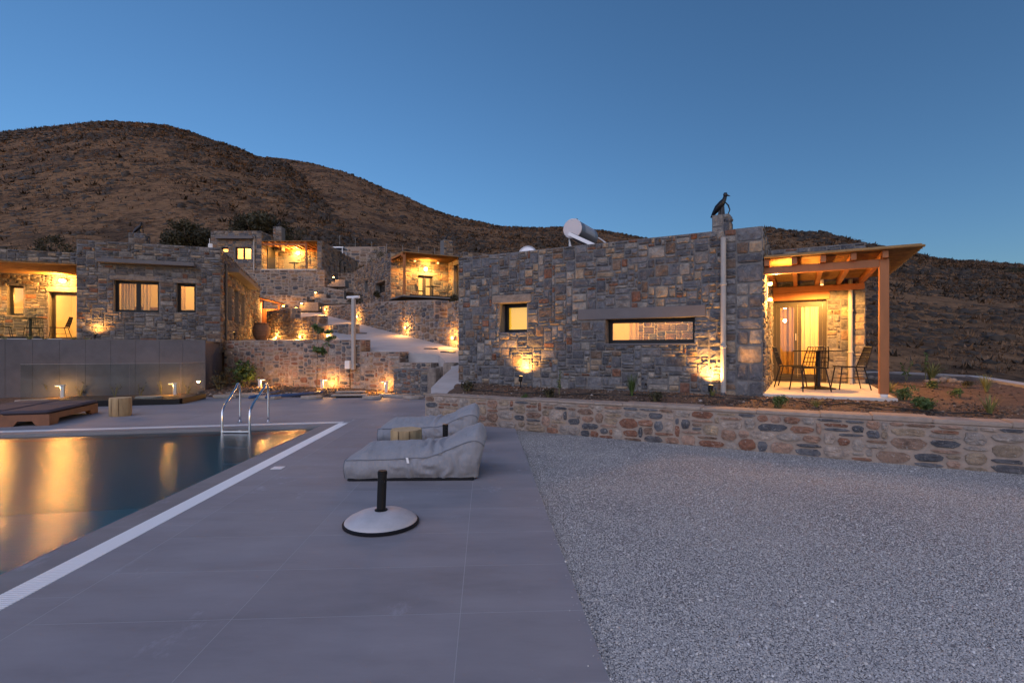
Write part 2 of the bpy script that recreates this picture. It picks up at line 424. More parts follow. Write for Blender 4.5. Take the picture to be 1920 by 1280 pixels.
class Stones:
    """collects the stones of one thing; the 300 that show largest become parts, the rest one stuff part"""
    def __init__(s, thing, kind='ashlar', m='stone', limit=300, minpx=9):
        s.t = thing; s.kind = kind; s.m = m; s.limit = limit; s.list = []; s.minpx = minpx; s.rr = random.Random(len(kind)*7 + len(thing.name) + int(abs(thing.location.x)*10))
    def face(s, wall, origin, rz, W, H, holes=(), cw=0.065, ch=0.058, gap=0.012, depth=(0.016, 0.036), wmax=6, hmax=4, cut=None, weight=1.0):
        """stones on the vertical face through origin (thing space); rz turns the face's right direction"""
        c, sn = math.cos(rz), math.sin(rz)
        mw = s.t.matrix_basis
        for (x, z, w, h) in pack(W, H, cw, ch, holes, s.rr, wmax, hmax):
            if cut and not cut(x+w/2, z+h): continue
            g = gap*s.rr.uniform(0.7, 1.3)
            if s.kind == 'rubble': g = min(gap*s.rr.uniform(0.5, 1.7), 0.45*min(w, h))
            if w-g < 0.02 or h-g < 0.02: continue
            cx, cz = x+w/2, z+h/2
            loc = Vector((origin[0]+c*cx, origin[1]+sn*cx, origin[2]+cz))
            wp = mw @ loc
            nrm = (mw.to_3x3() @ Vector((sn, -c, 0)))
            view = (Vector((0, 0, CAM_H))-wp); dist = max(1.0, wp.y)
            facing = max(0, nrm.dot(view.normalized()))
            wpx = w*F/dist*facing
            vis = wp.y > 1 and abs(wp.x/wp.y) < 1.02
            s.list.append((min(wpx, h*F/dist*2.5)*h*(1 if vis else 0.0)*weight, wpx if vis else 0, loc, rz+s.rr.uniform(-.012, .012), s.rr.uniform(-.018, .018),
                           (w-g, s.rr.uniform(*depth), h-g), s.rr.randrange(16), s.rr.random()*0.999, wall))
    def done(s, wallname='stone'):
        s.list.sort(key=lambda q: -q[0])
        n = 0; V = []; FF = []; T = []; k = 0
        for (a, wpx, loc, rz, tilt, sc, vi, tone, wall) in s.list:
            if n < s.limit and wpx >= s.minpx:
                o = put(wallname, variant_mesh(s.kind, vi, s.m), wall, loc, (0, tilt, rz), sc); o['tone'] = tone; n += 1
            else:
                v, f = VAR[s.kind][vi]
                mx = np.array((Matrix.Translation(loc) @ Euler((0, tilt, rz)).to_matrix().to_4x4() @ Matrix.Diagonal((*sc, 1))))
                V.append(v @ mx[:3, :3].T + mx[:3, 3]); FF.append(f+k); k += len(v); T.append(np.full(len(f), tone))
        if V:
            o = np_mesh('small_stones' if n else 'stonework', np.concatenate(V), np.concatenate(FF), s.m, s.t, np.concatenate(T)); o['kind'] = 'stuff'
def wall_body(name, parent, origin, rz, W, H, thick, holes, m, kind=None):
    """mortar body of a wall with openings; its face runs from origin along rz, its thickness goes behind the face"""
    xs = sorted({0, W, *[v for h in holes for v in h[:2] if 0 < v < W]}); zs = sorted({0, H, *[v for h in holes for v in h[2:] if 0 < v < H]})
    solid = {}
    for i in range(len(xs)-1):
        for j in range(len(zs)-1):
            cx, cz = (xs[i]+xs[i+1])/2, (zs[j]+zs[j+1])/2
            solid[i, j] = not any(a < cx < b and c < cz < d for a, b, c, d in holes)
    c, sn = math.cos(rz), math.sin(rz)
    def T(x, y, z): return (origin[0]+c*x-sn*y, origin[1]+sn*x+c*y, origin[2]+z)
    b = MB()
    for (i, j), ok in solid.items():
        if not ok: continue
        x0, x1, z0, z1 = xs[i], xs[i+1], zs[j], zs[j+1]
        b.add([T(x0, 0, z0), T(x1, 0, z0), T(x1, 0, z1), T(x0, 0, z1)], [(0, 1, 2, 3)])
        b.add([T(x0, thick, z0), T(x1, thick, z0), T(x1, thick, z1), T(x0, thick, z1)], [(3, 2, 1, 0)])
        for (di, dj, q) in ((-1, 0, [(x0, z0), (x0, z1)]), (1, 0, [(x1, z1), (x1, z0)]), (0, -1, [(x1, z0), (x0, z0)]), (0, 1, [(x0, z1), (x1, z1)])):
            if not solid.get((i+di, j+dj), False):
                (xa, za), (xb, zb) = q
                b.add([T(xa, 0, za), T(xb, 0, zb), T(xb, thick, zb), T(xa, thick, za)], [(0, 1, 2, 3)])
    me = bpy.data.meshes.new(name); me.from_pydata(b.v, [], b.f)
    bm = bmesh.new(); bm.from_mesh(me); bmesh.ops.remove_doubles(bm, verts=bm.verts, dist=1e-4); bmesh.ops.recalc_face_normals(bm, faces=bm.faces); bm.to_mesh(me); bm.free()
    me.materials.append(M[m])
    o = put(name, me, parent)
    if kind: o['kind'] = kind
    return o
def frame_mx(origin, rz): return Matrix.Translation(origin) @ Matrix.Rotation(rz, 4, 'Z')
def fit(me_obj, origin, rz):
    me_obj.location = origin; me_obj.rotation_euler = (0, 0, rz); return me_obj
def window(parent, origin, rz, x0, x1, z0, z1, y, bars=(), fw=0.06, fmat='frame', name='window', lower=None):
    """frame in the wall plane moved back by y; bars = x positions of mullions; panes between them"""
    b = MB(); d = 0.06
    b.box((x0, y, z0), (x1, y+d, z0+fw)); b.box((x0, y, z1-fw), (x1, y+d, z1))
    b.box((x0, y, z0+fw), (x0+fw, y+d, z1-fw)); b.box((x1-fw, y, z0+fw), (x1, y+d, z1-fw))
    for q in bars: b.box((q-fw*0.8, y+0.002, z0+fw), (q+fw*0.8, y+d-0.002, z1-fw))
    w = b.build(name, fmat, parent); fit(w, origin, rz)
    xs = [x0+fw]+[v for q in bars for v in (q-fw*0.8, q+fw*0.8)]+[x1-fw]
    for i in range(0, len(xs), 2):
        p = MB().box((xs[i], y+0.024, z0+fw), (xs[i+1], y+0.034, z1-fw)).build('pane', 'glass', w)
    return w
def curtain(parent, x0, x1, z0, z1, y, folds=5, amp=0.03, m='curtain', name='curtain'):
    n = folds*10; top = []; bot = []
    for i in range(n+1):
        u = i/n; yy = y+amp*math.sin(u*folds*2*PI+0.6*math.sin(u*7))*(0.7+0.3*math.sin(u*13))
        top.append((x0+(x1-x0)*u, yy, z1)); bot.append((x0+(x1-x0)*u, y+(yy-y)*1.25, z0))
    b = MB().loft([bot, top], cap=False, closed=False)
    return b.build(name, m, parent, smooth=True)
def room(parent, origin, rz, x0, x1, y0, y1, z0, z1, watts, at=None, m='plaster'):
    watts *= RK
    b = MB()
    vs = [(x0, y0, z0), (x1, y0, z0), (x1, y1, z0), (x0, y1, z0), (x0, y0, z1), (x1, y0, z1), (x1, y1, z1), (x0, y1, z1)]
    b.add(vs, [(0, 1, 2, 3), (4, 7, 6, 5), (1, 5, 6, 2), (2, 6, 7, 3), (3, 7, 4, 0)])
    r = b.build('room', m, parent); fit(r, origin, rz)
    if watts:
        p = at or ((x0+x1)/2, y0+(y1-y0)*0.55, z1-0.35)
        lamp('room_light', p, watts, r, 0.12)
    return r
# ------------------------------------------------------------------ frames
cf = Vector((-50, 960)).normalized(); cr_ = Vector((cf.y, -cf.x))
def D(a, b, z=0.0):                     # deck frame: a to the right, b forward
    p = cr_*a+cf*b; return Vector((p.x, p.y, z))
def clip(poly, p, n):                   # keep the side where (q-p).n >= 0
    out = []
    for i in range(len(poly)):
        a, b = poly[i], poly[(i+1) % len(poly)]
        da, db = (a-p).dot(n), (b-p).dot(n)
        if da >= 0: out.append(a)
        if (da >= 0) != (db >= 0): out.append(a+(b-a)*(da/(da-db)))
    return out
def isect(p, d, q, e):
    den = d.x*e.y-d.y*e.x; t = ((q.x-p.x)*e.y-(q.y-p.y)*e.x)/den; return p+d*t
def v2(v): return Vector((v[0], v[1]))
FE = Vector((5.72, 1.18)).normalized()                 # far pool edge, to the right
FN = Vector((-FE.y, FE.x))                             # away from the pool
APEX = v2(D(-2.63, 10.21))
def farline(off): return APEX+FN*off
def corner(a, off): return isect(v2(D(a, 0)), cf, farline(off), FE)
DECK_FAR = 15.1
# ------------------------------------------------------------------ ground and hills
def lerp(a, b, t): return a+(b-a)*t
def interp(x, pts):
    if x <= pts[0][0]: return pts[0][1]
    for (a, u), (b, v) in zip(pts, pts[1:]):
        if x <= b:
            t = (x-a)/(b-a); return lerp(u, v, t)
    return pts[-1][1]
def sstep(a, b, x):
    t = min(1, max(0, (x-a)/(b-a))); return t*t*(3-2*t)
RIDGE_A = [(-900, 339), (-400, 299), (-150, 271), (0, 257), (50, 251), (100, 244), (160, 238), (215, 236), (260, 237), (300, 241), (340, 249), (370, 259), (410, 274), (450, 290), (490, 305), (520, 307),
           (560, 330), (600, 353), (640, 376), (680, 398), (740, 425), (800, 450), (900, 478), (1000, 500), (1400, 560), (2900, 600)]
RIDGE_B = [(-900, 420), (300, 330), (450, 305), (520, 306), (560, 311), (600, 317), (640, 328), (680, 345), (720, 363), (760, 378), (800, 396), (840, 409), (880, 420), (920, 428), (960, 432), (1030, 431),
           (1080, 433), (1120, 436), (1170, 446), (1230, 452), (1300, 447), (1380, 438), (1435, 433), (1470, 437), (1500, 441), (1550, 441), (1600, 452), (1650, 463), (1700, 475), (1740, 484), (1765, 489),
           (1800, 492), (1850, 494), (1880, 496), (1920, 500), (2050, 520), (2300, 560), (2900, 610)]
DIST_A = [(-900, 190), (215, 230), (520, 215), (1000, 150), (2900, 110)]
DIST_B = [(-900, 300), (520, 300), (800, 240), (1100, 190), (1500, 140), (1920, 105), (2900, 80)]
def near_ground(px, Y):
    left = 1-sstep(1000, 1150, px)
    z = 1.0+0.22*(Y-20)
    z = lerp(lerp(1.2, 1+0.22*(Y-20), sstep(29.5, 33, Y)), z, sstep(540, 640, px))
    z = lerp(-1.9, z, sstep(17.5, 20, Y))
    zr = lerp(-0.9, 0.30, sstep(12.5, 16.0, Y))-0.05*max(0, min(Y, 26)-17)
    if Y > 26: zr += (Y-26)*0.16
    return lerp(zr, z, left)
def hill_z(px, Y, ridge, dist, Yb):
    Yr = interp(px, dist); e = (HY-interp(px, ridge))/F
    Zr = CAM_H+e*Yr
    Z0 = near_ground(px, Yb)
    if Y <= Yb: return near_ground(px, Y)
    if Y <= Yr:
        t = (Y-Yb)/(Yr-Yb)
        w = t+0.10*math.sin(PI*t)*t
        return Z0+(Zr-Z0)*w
    return Zr-0.25*(Y-Yr)-0.002*(Y-Yr)**2
def terrain(name, ridge, dist, y0, Ybf, ny, extra, amp, px0=-900, px1=2900, dpx=11):
    pxs = np.arange(px0, px1+1, dpx); ts = np.linspace(0, 1, ny)
    v = np.zeros((len(pxs), ny, 3))
    for i, px in enumerate(pxs):
        Yr = interp(px, dist); Yb = Ybf(px); Yend = Yr+extra
        for j, t in enumerate(ts):
            Y = y0+(Yend-y0)*t**1.6
            X = (px-960)/F*Y
            z = hill_z(px, Y, ridge, dist, Yb)
            k = sstep(Yb*0.95, Yb*1.4, Y)
            fade = 1-0.8*math.exp(-((Y-Yr)/(0.10*Yr))**2)
            n = noise.noise((X*0.028, Y*0.028, 3.1))*1.6+noise.noise((X*0.09, Y*0.09, 7.7))*0.55
            fine = noise.noise((X*0.35, Y*0.35, 1.7))*0.30
            v[i, j] = (X, Y, z+k*amp*(n*fade+fine*0.9)*min(1.5, Y/110))
    nx = len(pxs); idx = np.arange(nx*ny).reshape(nx, ny)
    f = np.stack([idx[:-1, :-1], idx[1:, :-1], idx[1:, 1:], idx[:-1, 1:]], -1).reshape(-1, 4)
    o = np_mesh(name, v.reshape(-1, 3), f, M['hill'], smooth=True); o['kind'] = 'structure'
    return v
def hill_material():
    m, nt, b = nodes_of('hillside')
    t = _noise(nt, 0.10, 8, 0.72)
    c1 = _ramp(nt, t.outputs['Fac'], [(0.34, (0.055, 0.037, 0.027)), (0.45, (0.108, 0.066, 0.040)), (0.56, (0.195, 0.115, 0.064)), (0.70, (0.13, 0.082, 0.050))])
    t2 = _noise(nt, 0.8, 8, 0.8)
    c2 = _ramp(nt, t2.outputs['Fac'], [(0.38, (0.45, 0.44, 0.44)), (0.50, (0.95, 0.94, 0.92)), (0.64, (1.40, 1.34, 1.25))])
    c = _mul(nt, c1.outputs[0], c2.outputs[0])
    t3 = _noise(nt, 0.05, 4, 0.6)
    rk = _ramp(nt, t3.outputs['Fac'], [(0.68, (0, 0, 0)), (0.76, (0.5, 0.5, 0.5))])
    mx = nt.nodes.new('ShaderNodeMix'); mx.data_type = 'RGBA'
    nt.links.new(rk.outputs[0], mx.inputs[0]); nt.links.new(c, mx.inputs[6]); mx.inputs[7].default_value = (0.17, 0.15, 0.14, 1)
    nt.links.new(mx.outputs[2], b.inputs['Base Color']); b.inputs['Roughness'].default_value = 0.95
    b.inputs['Specular IOR Level'].default_value = 0.1
    t4 = _noise(nt, 1.1, 8, 0.75); _bump(nt, b, t4.outputs['Fac'], 0.6, 0.35)
    return m
M['hill'] = hill_material()
YBA = lambda px: 52.0
YBB = lambda px: lerp(60.0, 24.0, sstep(900, 1500, px))
hillB = terrain('hills', RIDGE_B, DIST_B, 10.0, YBB, 150, 90, 0.9)
hillA = terrain('hills', RIDGE_A, DIST_A, 9.0, YBA, 130, 60, 0.9, px1=1500)
def ground_sheet():
    b = MB(); b.add([(-700, -700, -2.0), (700, -700, -2.0), (700, 900, -2.0), (-700, 900, -2.0)], [(0, 1, 2, 3)])
    o = b.build('ground', 'hill'); o['kind'] = 'structure'
ground_sheet()
def scrub(name, n, ridge, dist, Ybf, px0, px1, m, smin, smax, flat, seed, y_over=1.02, fmin=0.0, spiky=False):
    rr = np.random.RandomState(seed)
    base = []
    for q in range(10 if spiky else 0):                 # a tuft of pointed blades
        p = []
        for i in range(9):
            a = 2*PI*i/9+rr.uniform(-.4, .4); rad = rr.uniform(.35, 1.1); hz = rr.uniform(.5, 1.3)*(1.25-.6*rad); d = rr.uniform(.16, .32)
            p += [(math.cos(a-1.2)*d, math.sin(a-1.2)*d, -.1), (math.cos(a+1.2)*d, math.sin(a+1.2)*d, -.1), (math.cos(a)*rad, math.sin(a)*rad, hz)]
        base.append(np.array(p))
    for q in range(0 if spiky else 10):
        pts = [(0, 0, 1)]; N = 5
        for ring, (rad, hz) in enumerate(((0.75, 0.72), (1.0, -0.12))):
            for i in range(N):
                a = 2*PI*(i+ring*0.5)/N+rr.uniform(-.25, .25); k = rad*rr.uniform(0.65, 1.2)
                pts.append((math.cos(a)*k, math.sin(a)*k, hz*rr.uniform(0.7, 1.25)))
        base.append(np.array(pts))
    N = 5; fs = [(0, 1+i, 1+(i+1) % N) for i in range(N)]
    for ring in range(1):
        for i in range(N):
            a = 1+ring*N+i; b_ = 1+ring*N+(i+1) % N
            fs += [(a, a+N, b_+N), (a, b_+N, b_)]
    if spiky: fs = [(3*i, 3*i+1, 3*i+2) for i in range(9)]
    fs = np.array(fs); V = []; FF = []; T = []; k = 0
    for _ in range(n):
        px = rr.uniform(px0, px1); Yb = Ybf(px); Yr = interp(px, dist)*y_over
        u = rr.rand(); Y = Yb*(Yr/Yb)**(u**0.8)
        X = (px-960)/F*Y
        dens = noise.noise((X*0.06, Y*0.06, seed))+0.5*noise.noise((X*0.2, Y*0.2, seed))
        if dens < rr.uniform(-0.45, 0.35)+fmin: continue
        z = hill_z(px, Y, ridge, dist, Yb)
        kk = sstep(Yb*0.95, Yb*1.4, Y); Yr0 = interp(px, dist); fade = 1-0.8*math.exp(-((Y-Yr0)/(0.10*Yr0))**2)
        z += kk*0.9*((noise.noise((X*0.028, Y*0.028, 3.1))*1.6+noise.noise((X*0.09, Y*0.09, 7.7))*0.55)*fade+noise.noise((X*0.35, Y*0.35, 1.7))*0.27)*min(1.5, Y/110)
        s = rr.uniform(smin, smax)*(0.6+0.8*rr.rand()**2)*(0.55+0.45*min(1, Y/100))
        c, sn = math.cos(rr.uniform(0, 6.28)), math.sin(rr.uniform(0, 6.28))
        p = base[rr.randint(10)]*np.array([s*rr.uniform(0.8, 1.3), s*rr.uniform(0.8, 1.2), s*flat*rr.uniform(0.7, 1.2)])
        p = p@np.array([[c, -sn, 0], [sn, c, 0], [0, 0, 1]]).T
        V.append(p+np.array([X, Y, z])); FF.append(fs+k); k += len(p); T.append(np.full(len(fs), np.clip(rr.normal(0.45, 0.22), 0, 1)))
    o = np_mesh(name, np.concatenate(V), np.concatenate(FF), m, None, np.concatenate(T)); o['kind'] = 'stuff'
    return o
scrub('hill_scrub', 19000, RIDGE_B, DIST_B, lambda p: YBB(p)*1.03, 480, 2100, 'scrub', 0.22, 0.65, 0.85, 11)
scrub('hill_scrub', 17000, RIDGE_B, DIST_B, lambda p: YBB(p)*1.03, 480, 2100, 'scrub', 0.3, 0.8, 0.8, 15, spiky=True)
scrub('hill_scrub', 20000, RIDGE_A, DIST_A, lambda p: 54, -120, 830, 'scrub', 0.4, 1.1, 0.8, 16, spiky=True)
scrub('hill_scrub', 38000, RIDGE_A, DIST_A, lambda p: 54, -120, 830, 'scrub', 0.28, 0.85, 0.8, 12)
scrub('hill_dry_grass', 40000, RIDGE_B, DIST_B, lambda p: YBB(p)*1.03, 480, 2100, 'drygrass', 0.25, 0.65, 0.8, 13, fmin=-0.3, spiky=True)
scrub('hill_dry_grass', 22000, RIDGE_A, DIST_A, lambda p: 54, -120, 830, 'drygrass', 0.35, 0.9, 0.8, 14, fmin=-0.3, spiky=True)

# ------------------------------------------------------------------ deck, pool
rightE, borderA, grateA, grateB, copeA = 0.5325, -2.36, -2.63, -2.80, -3.05
fB = 0.30; fG = -0.20; fC = -0.46                      # far side: border tiles / grate / coping offsets from the outer grate line
def deck_polys(zt, zb, m, name):
    b = MB()
    c0 = corner(borderA, fB)
    polyA = [v2(D(rightE, -4)), v2(D(rightE, 16)), v2(D(borderA, 16)), v2(D(borderA, -4))]
    polyA = clip(polyA, Vector((0, DECK_FAR)), Vector((0, -1)))
    pc = corner(copeA, fC)
    polyP = [v2(D(borderA, -4)), corner(borderA, fC), pc, v2(D(copeA, -4))]
    polyF = [corner(borderA, fC), corner(borderA, 9), farline(9)-FE*22, farline(fC)-FE*22]
    polyF = clip(polyF, Vector((0, DECK_FAR+1.6)), Vector((0, -1)))
    for poly in (polyA, polyP, polyF):
        b.loft([[(p.x, p.y, zb) for p in poly], [(p.x, p.y, zt) for p in poly]])
    return b.build(name, m)
deck = deck_polys(-0.0004, -1.7, 'grout', 'deck'); deck['kind'] = 'structure'
TW, TD, GAP = 1.2, 0.605, 0.0045
def tile_obj(poly, m='tile', name='tile', ztop=0.0):
    n = len(poly); b = MB()
    b.loft([[(p.x, p.y, -0.006) for p in poly], [(p.x, p.y, ztop) for p in poly]])
    return b
tiles = []
def add_tile(poly, m='tile'):
    if len(poly) < 3: return
    A = 0.5*abs(sum(poly[i].x*poly[(i+1) % len(poly)].y-poly[(i+1) % len(poly)].x*poly[i].y for i in range(len(poly))))
    if A < 0.004: return
    c = sum(poly, Vector((0, 0)))/len(poly)
    vis = c.y > 1.7 and abs(c.x)/max(c.y, .1) < 1.08
    tiles.append((A/max(1, c.y)**3 if vis else 0, poly, m))
colsA = [(-0.134, rightE), (-1.334, -0.134), (borderA, -1.334)]
colsB = [(borderA-TW*(k+1), borderA-TW*k) for k in range(12)]
for (a0, a1), inB in [(c, False) for c in colsA]+[(c, True) for c in colsB]:
    for k in range(-6, 24):
        b0 = 2.16+TD*k; b1 = b0+TD
        g = GAP/2
        poly = [v2(D(a0+g, b0+g)), v2(D(a1-g, b0+g)), v2(D(a1-g, b1-g)), v2(D(a0+g, b1-g))]
        poly = clip(poly, Vector((0, DECK_FAR)), Vector((0, -1))) if not inB else clip(poly, Vector((0, DECK_FAR+1.5)), Vector((0, -1)))
        if inB: poly = clip(poly, farline(fB+0.002), FN)
        add_tile(poly)
for k in range(-6, 14):                                  # border row beside the grate, along the pool
    b0 = 2.16+1.2*k-0.3; b1 = b0+1.2
    poly = [v2(D(grateA+0.004, b0+.002)), v2(D(borderA-0.004, b0+.002)), v2(D(borderA-0.004, b1-.002)), v2(D(grateA+0.004, b1-.002))]
    add_tile(clip(poly, farline(0.004), -FN), 'tile')
    if b1 > 8: add_tile(clip(clip(poly, farline(0.004), FN), farline(fB-0.002), -FN), 'tile')
    pc = [v2(D(copeA, b0+.002)), v2(D(grateB-.002, b0+.002)), v2(D(grateB-.002, b1-.002)), v2(D(copeA, b1-.002))]
    add_tile(clip(pc, farline(fG-.004), -FN), 'coping')
for k in range(18):
    def fq(s0, s1, o0, o1): return [APEX-FE*s0+FN*o0, APEX-FE*s1+FN*o0, APEX-FE*s1+FN*o1, APEX-FE*s0+FN*o1]
    poly = fq(1.2*k+.002, 1.2*k+1.198, .004, fB-.002)
    add_tile(clip(poly, v2(D(grateA, 0)), -cr_), 'tile')
    poly = fq(1.2*k+.002, 1.2*k+1.198, fC, fG-.004)
    add_tile(clip(poly, v2(D(copeA-.002, 0)), -cr_), 'coping')
tiles.sort(key=lambda q: -q[0])
cache = {}
rest = MB()
for i, (A, poly, m) in enumerate(tiles):
    b = tile_obj(poly)
    if i < 300:
        o = b.build('tile', m, deck)
    else: rest.add(b.v, b.f)
ro = rest.build('far_tiles', 'tile', deck); ro['kind'] = 'stuff'
# gutter: pale channel bed with slats across it
chan = MB()
chan.loft([[(*p, z) for p in (v2(D(grateA, -4)), corner(grateA, 0), corner(grateB, fG), v2(D(grateB, -4)))] for z in (-0.006, -0.0022)])
chan.loft([[(*p, z) for p in (corner(grateA, 0), APEX-FE*20, APEX-FE*20+FN*fG, corner(grateB, fG))] for z in (-0.006, -0.0022)])
ch = chan.build('gutter_grate', 'channel'); tag(ch, 'white slatted overflow grate running along the pool edges', 'pool grate')
slats = []
bmax = (corner(grateB, fG)-v2(D(grateB, 0))).dot(cf)
k = 1.0
while k < bmax-0.02:
    slats.append((k, 0)); k += 0.0235
sl = MB().bbox((-0.083, -0.0085, -0.002), (0.083, 0.0085, 0.004), 0.002).build('slat', 'grate', ch)
sl_me = sl.data; ang = math.atan2(cr_.y, cr_.x)
rest = MB(); first = True; cnt = 0
for (kb, _) in slats:
    p = D((grateA+grateB)/2, kb)
    if p.y < 1.75+0 or abs(p.x)/p.y > 1.04: visible = False
    else: visible = True
    if visible and cnt < 300:
        o = sl if first else put('slat', sl_me, ch); first = False; cnt += 1
        o.location = p; o.rotation_euler = (0, 0, ang)
    else:
        rest.box((-0.083, -0.0085, -0.002), (0.083, 0.0085, 0.004), Matrix.Translation(p) @ Matrix.Rotation(ang, 4, 'Z'))
k = 0.15; fa = math.atan2(FE.y, FE.x)
while k < 14:
    p = APEX-FE*k+FN*(fG/2)
    rest.box((-0.0085, fG/2+.005, -0.002), (0.0085, -fG/2-.005, 0.004), Matrix.Translation((p.x, p.y, 0)) @ Matrix.Rotation(fa, 4, 'Z')); k += 0.0235
ro = rest.build('far_slats', 'grate', ch); ro['kind'] = 'stuff'
# pool lining and water
PC = corner(copeA, fC)
pp = [v2(D(copeA-.004, -4)), PC+Vector((-.004, -.004)), farline(fC-.004)-FE*22, farline(fC-.004)-FE*22-Vector((0, 14))]
b = MB(); zb = -1.35
vs = [(p.x, p.y, zb) for p in pp]+[(p.x, p.y, -0.012) for p in pp]
b.add(vs, [(0, 1, 2, 3), (0, 4, 5, 1), (1, 5, 6, 2), (2, 6, 7, 3), (3, 7, 4, 0)])
po = b.build('pool_basin', 'pooltile'); po['kind'] = 'structure'
e0 = farline(fC-.012); bnd = MB(); q0_ = corner(copeA, fC)
bnd.loft([[(*p, z) for p in (q0_-FN*.016, q0_-FE*21-FN*.016, q0_-FE*21-FN*.003, q0_-FN*.003)] for z in (-0.13, -0.008)])
bo = bnd.build('pool_edge_band', 'coping'); bo['kind'] = 'structure'
def water_mat():
    m, nt, b = nodes_of('pool_water'); nt.nodes.remove(b); out = nt.nodes['Material Output']
    tr = nt.nodes.new('ShaderNodeBsdfTransparent'); tr.inputs[0].default_value = (0.32, 0.72, 0.80, 1)
    gl = nt.nodes.new('ShaderNodeBsdfGlossy'); gl.inputs['Roughness'].default_value = 0.165
    fr = nt.nodes.new('ShaderNodeFresnel'); fr.inputs['IOR'].default_value = 1.33
    t = _noise(nt, 11.0, 4, 0.6, stretch=(0.8, 2.4, 1)); t2 = _noise(nt, 1.3, 3, 0.5)
    b1 = nt.nodes.new('ShaderNodeBump'); b1.inputs['Strength'].default_value = 0.22; b1.inputs['Distance'].default_value = 0.025
    nt.links.new(t.outputs['Fac'], b1.inputs['Height'])
    b2 = nt.nodes.new('ShaderNodeBump'); b2.inputs['Strength'].default_value = 0.08; b2.inputs['Distance'].default_value = 0.06
    nt.links.new(t2.outputs['Fac'], b2.inputs['Height']); nt.links.new(b1.outputs[0], b2.inputs['Normal'])
    nt.links.new(b2.outputs[0], gl.inputs['Normal'])
    mx = nt.nodes.new('ShaderNodeMixShader')
    nt.links.new(fr.outputs[0], mx.inputs[0]); nt.links.new(tr.outputs[0], mx.inputs[1]); nt.links.new(gl.outputs[0], mx.inputs[2])
    nt.links.new(mx.outputs[0], out.inputs[0]); return m
M['water'] = water_mat()
b = MB(); b.add([(p.x, p.y, -0.05) for p in pp], [(0, 1, 2, 3)])
wo = b.build('water', 'water'); wo['kind'] = 'structure'

# ------------------------------------------------------------------ gravel yard
def gravel_mat():
    m, nt, b = nodes_of('gravel_chips')
    g = nt.nodes.new('ShaderNodeNewGeometry')
    vo = nt.nodes.new('ShaderNodeTexVoronoi'); vo.inputs['Scale'].default_value = 115
    nt.links.new(g.outputs['Position'], vo.inputs['Vector'])
    sp = nt.nodes.new('ShaderNodeSeparateColor'); nt.links.new(vo.outputs['Color'], sp.inputs[0])
    r = _ramp(nt, sp.outputs[0], [(0.0, (0.20, 0.20, 0.21)), (0.25, (0.39, 0.38, 0.37)), (0.5, (0.50, 0.48, 0.46)), (0.8, (0.58, 0.54, 0.49)), (1.0, (0.68, 0.66, 0.63))])
    dk = _ramp(nt, vo.outputs['Distance'], [(0.25, (1, 1, 1)), (0.75, (0.40, 0.40, 0.42))])
    c = _mul(nt, r.outputs[0], dk.outputs[0])
    t = _noise(nt, 0.8, 4, 0.6); v = _ramp(nt, t.outputs['Fac'], [(0.3, (0.74, 0.76, 0.80)), (0.7, (1.16, 1.13, 1.10))])
    c = _mul(nt, c, v.outputs[0])
    nt.links.new(c, b.inputs['Base Color']); b.inputs['Roughness'].default_value = 0.9
    b.inputs['Specular IOR Level'].default_value = 0.2
    inv = nt.nodes.new('ShaderNodeMath'); inv.operation = 'SUBTRACT'; inv.inputs[0].default_value = 1
    nt.links.new(vo.outputs['Distance'], inv.inputs[1]); _bump(nt, b, inv.outputs[0], 0.8, 0.012)
    return m
M['gravel'] = gravel_mat()
def chips_mat():
    m, nt, b = nodes_of('gravel_grain')
    a = nt.nodes.new('ShaderNodeAttribute'); a.attribute_type = 'GEOMETRY'; a.attribute_name = 'tone'
    r = _ramp(nt, a.outputs['Fac'], [(0.0, (0.20, 0.205, 0.22)), (0.22, (0.37, 0.37, 0.375)), (0.55, (0.485, 0.475, 0.465)), (0.85, (0.56, 0.53, 0.49)), (1.0, (0.66, 0.655, 0.65))])
    nt.links.new(r.outputs[0], b.inputs['Base Color']); b.inputs['Roughness'].default_value = 0.9; b.inputs['Specular IOR Level'].default_value = 0.2
    return m
M['chips'] = chips_mat()
def gz(x, y): return -0.030+0.014*noise.noise((x*0.7, y*0.7, 2))+0.006*noise.noise((x*2.5, y*2.5, 5))
xs = np.arange(-1.5, 30, 0.25); ys = np.arange(-8, 11.5, 0.25)
v = np.array([[(x, y, gz(x, y)) for y in ys] for x in xs])
idx = np.arange(len(xs)*len(ys)).reshape(len(xs), len(ys))
f = np.stack([idx[:-1, :-1], idx[1:, :-1], idx[1:, 1:], idx[:-1, 1:]], -1).reshape(-1, 4)
go = np_mesh('gravel_yard', v.reshape(-1, 3), f, 'gravel', smooth=True); go['kind'] = 'structure'
def wall_front_y(x): return 9.15-0.5301*x
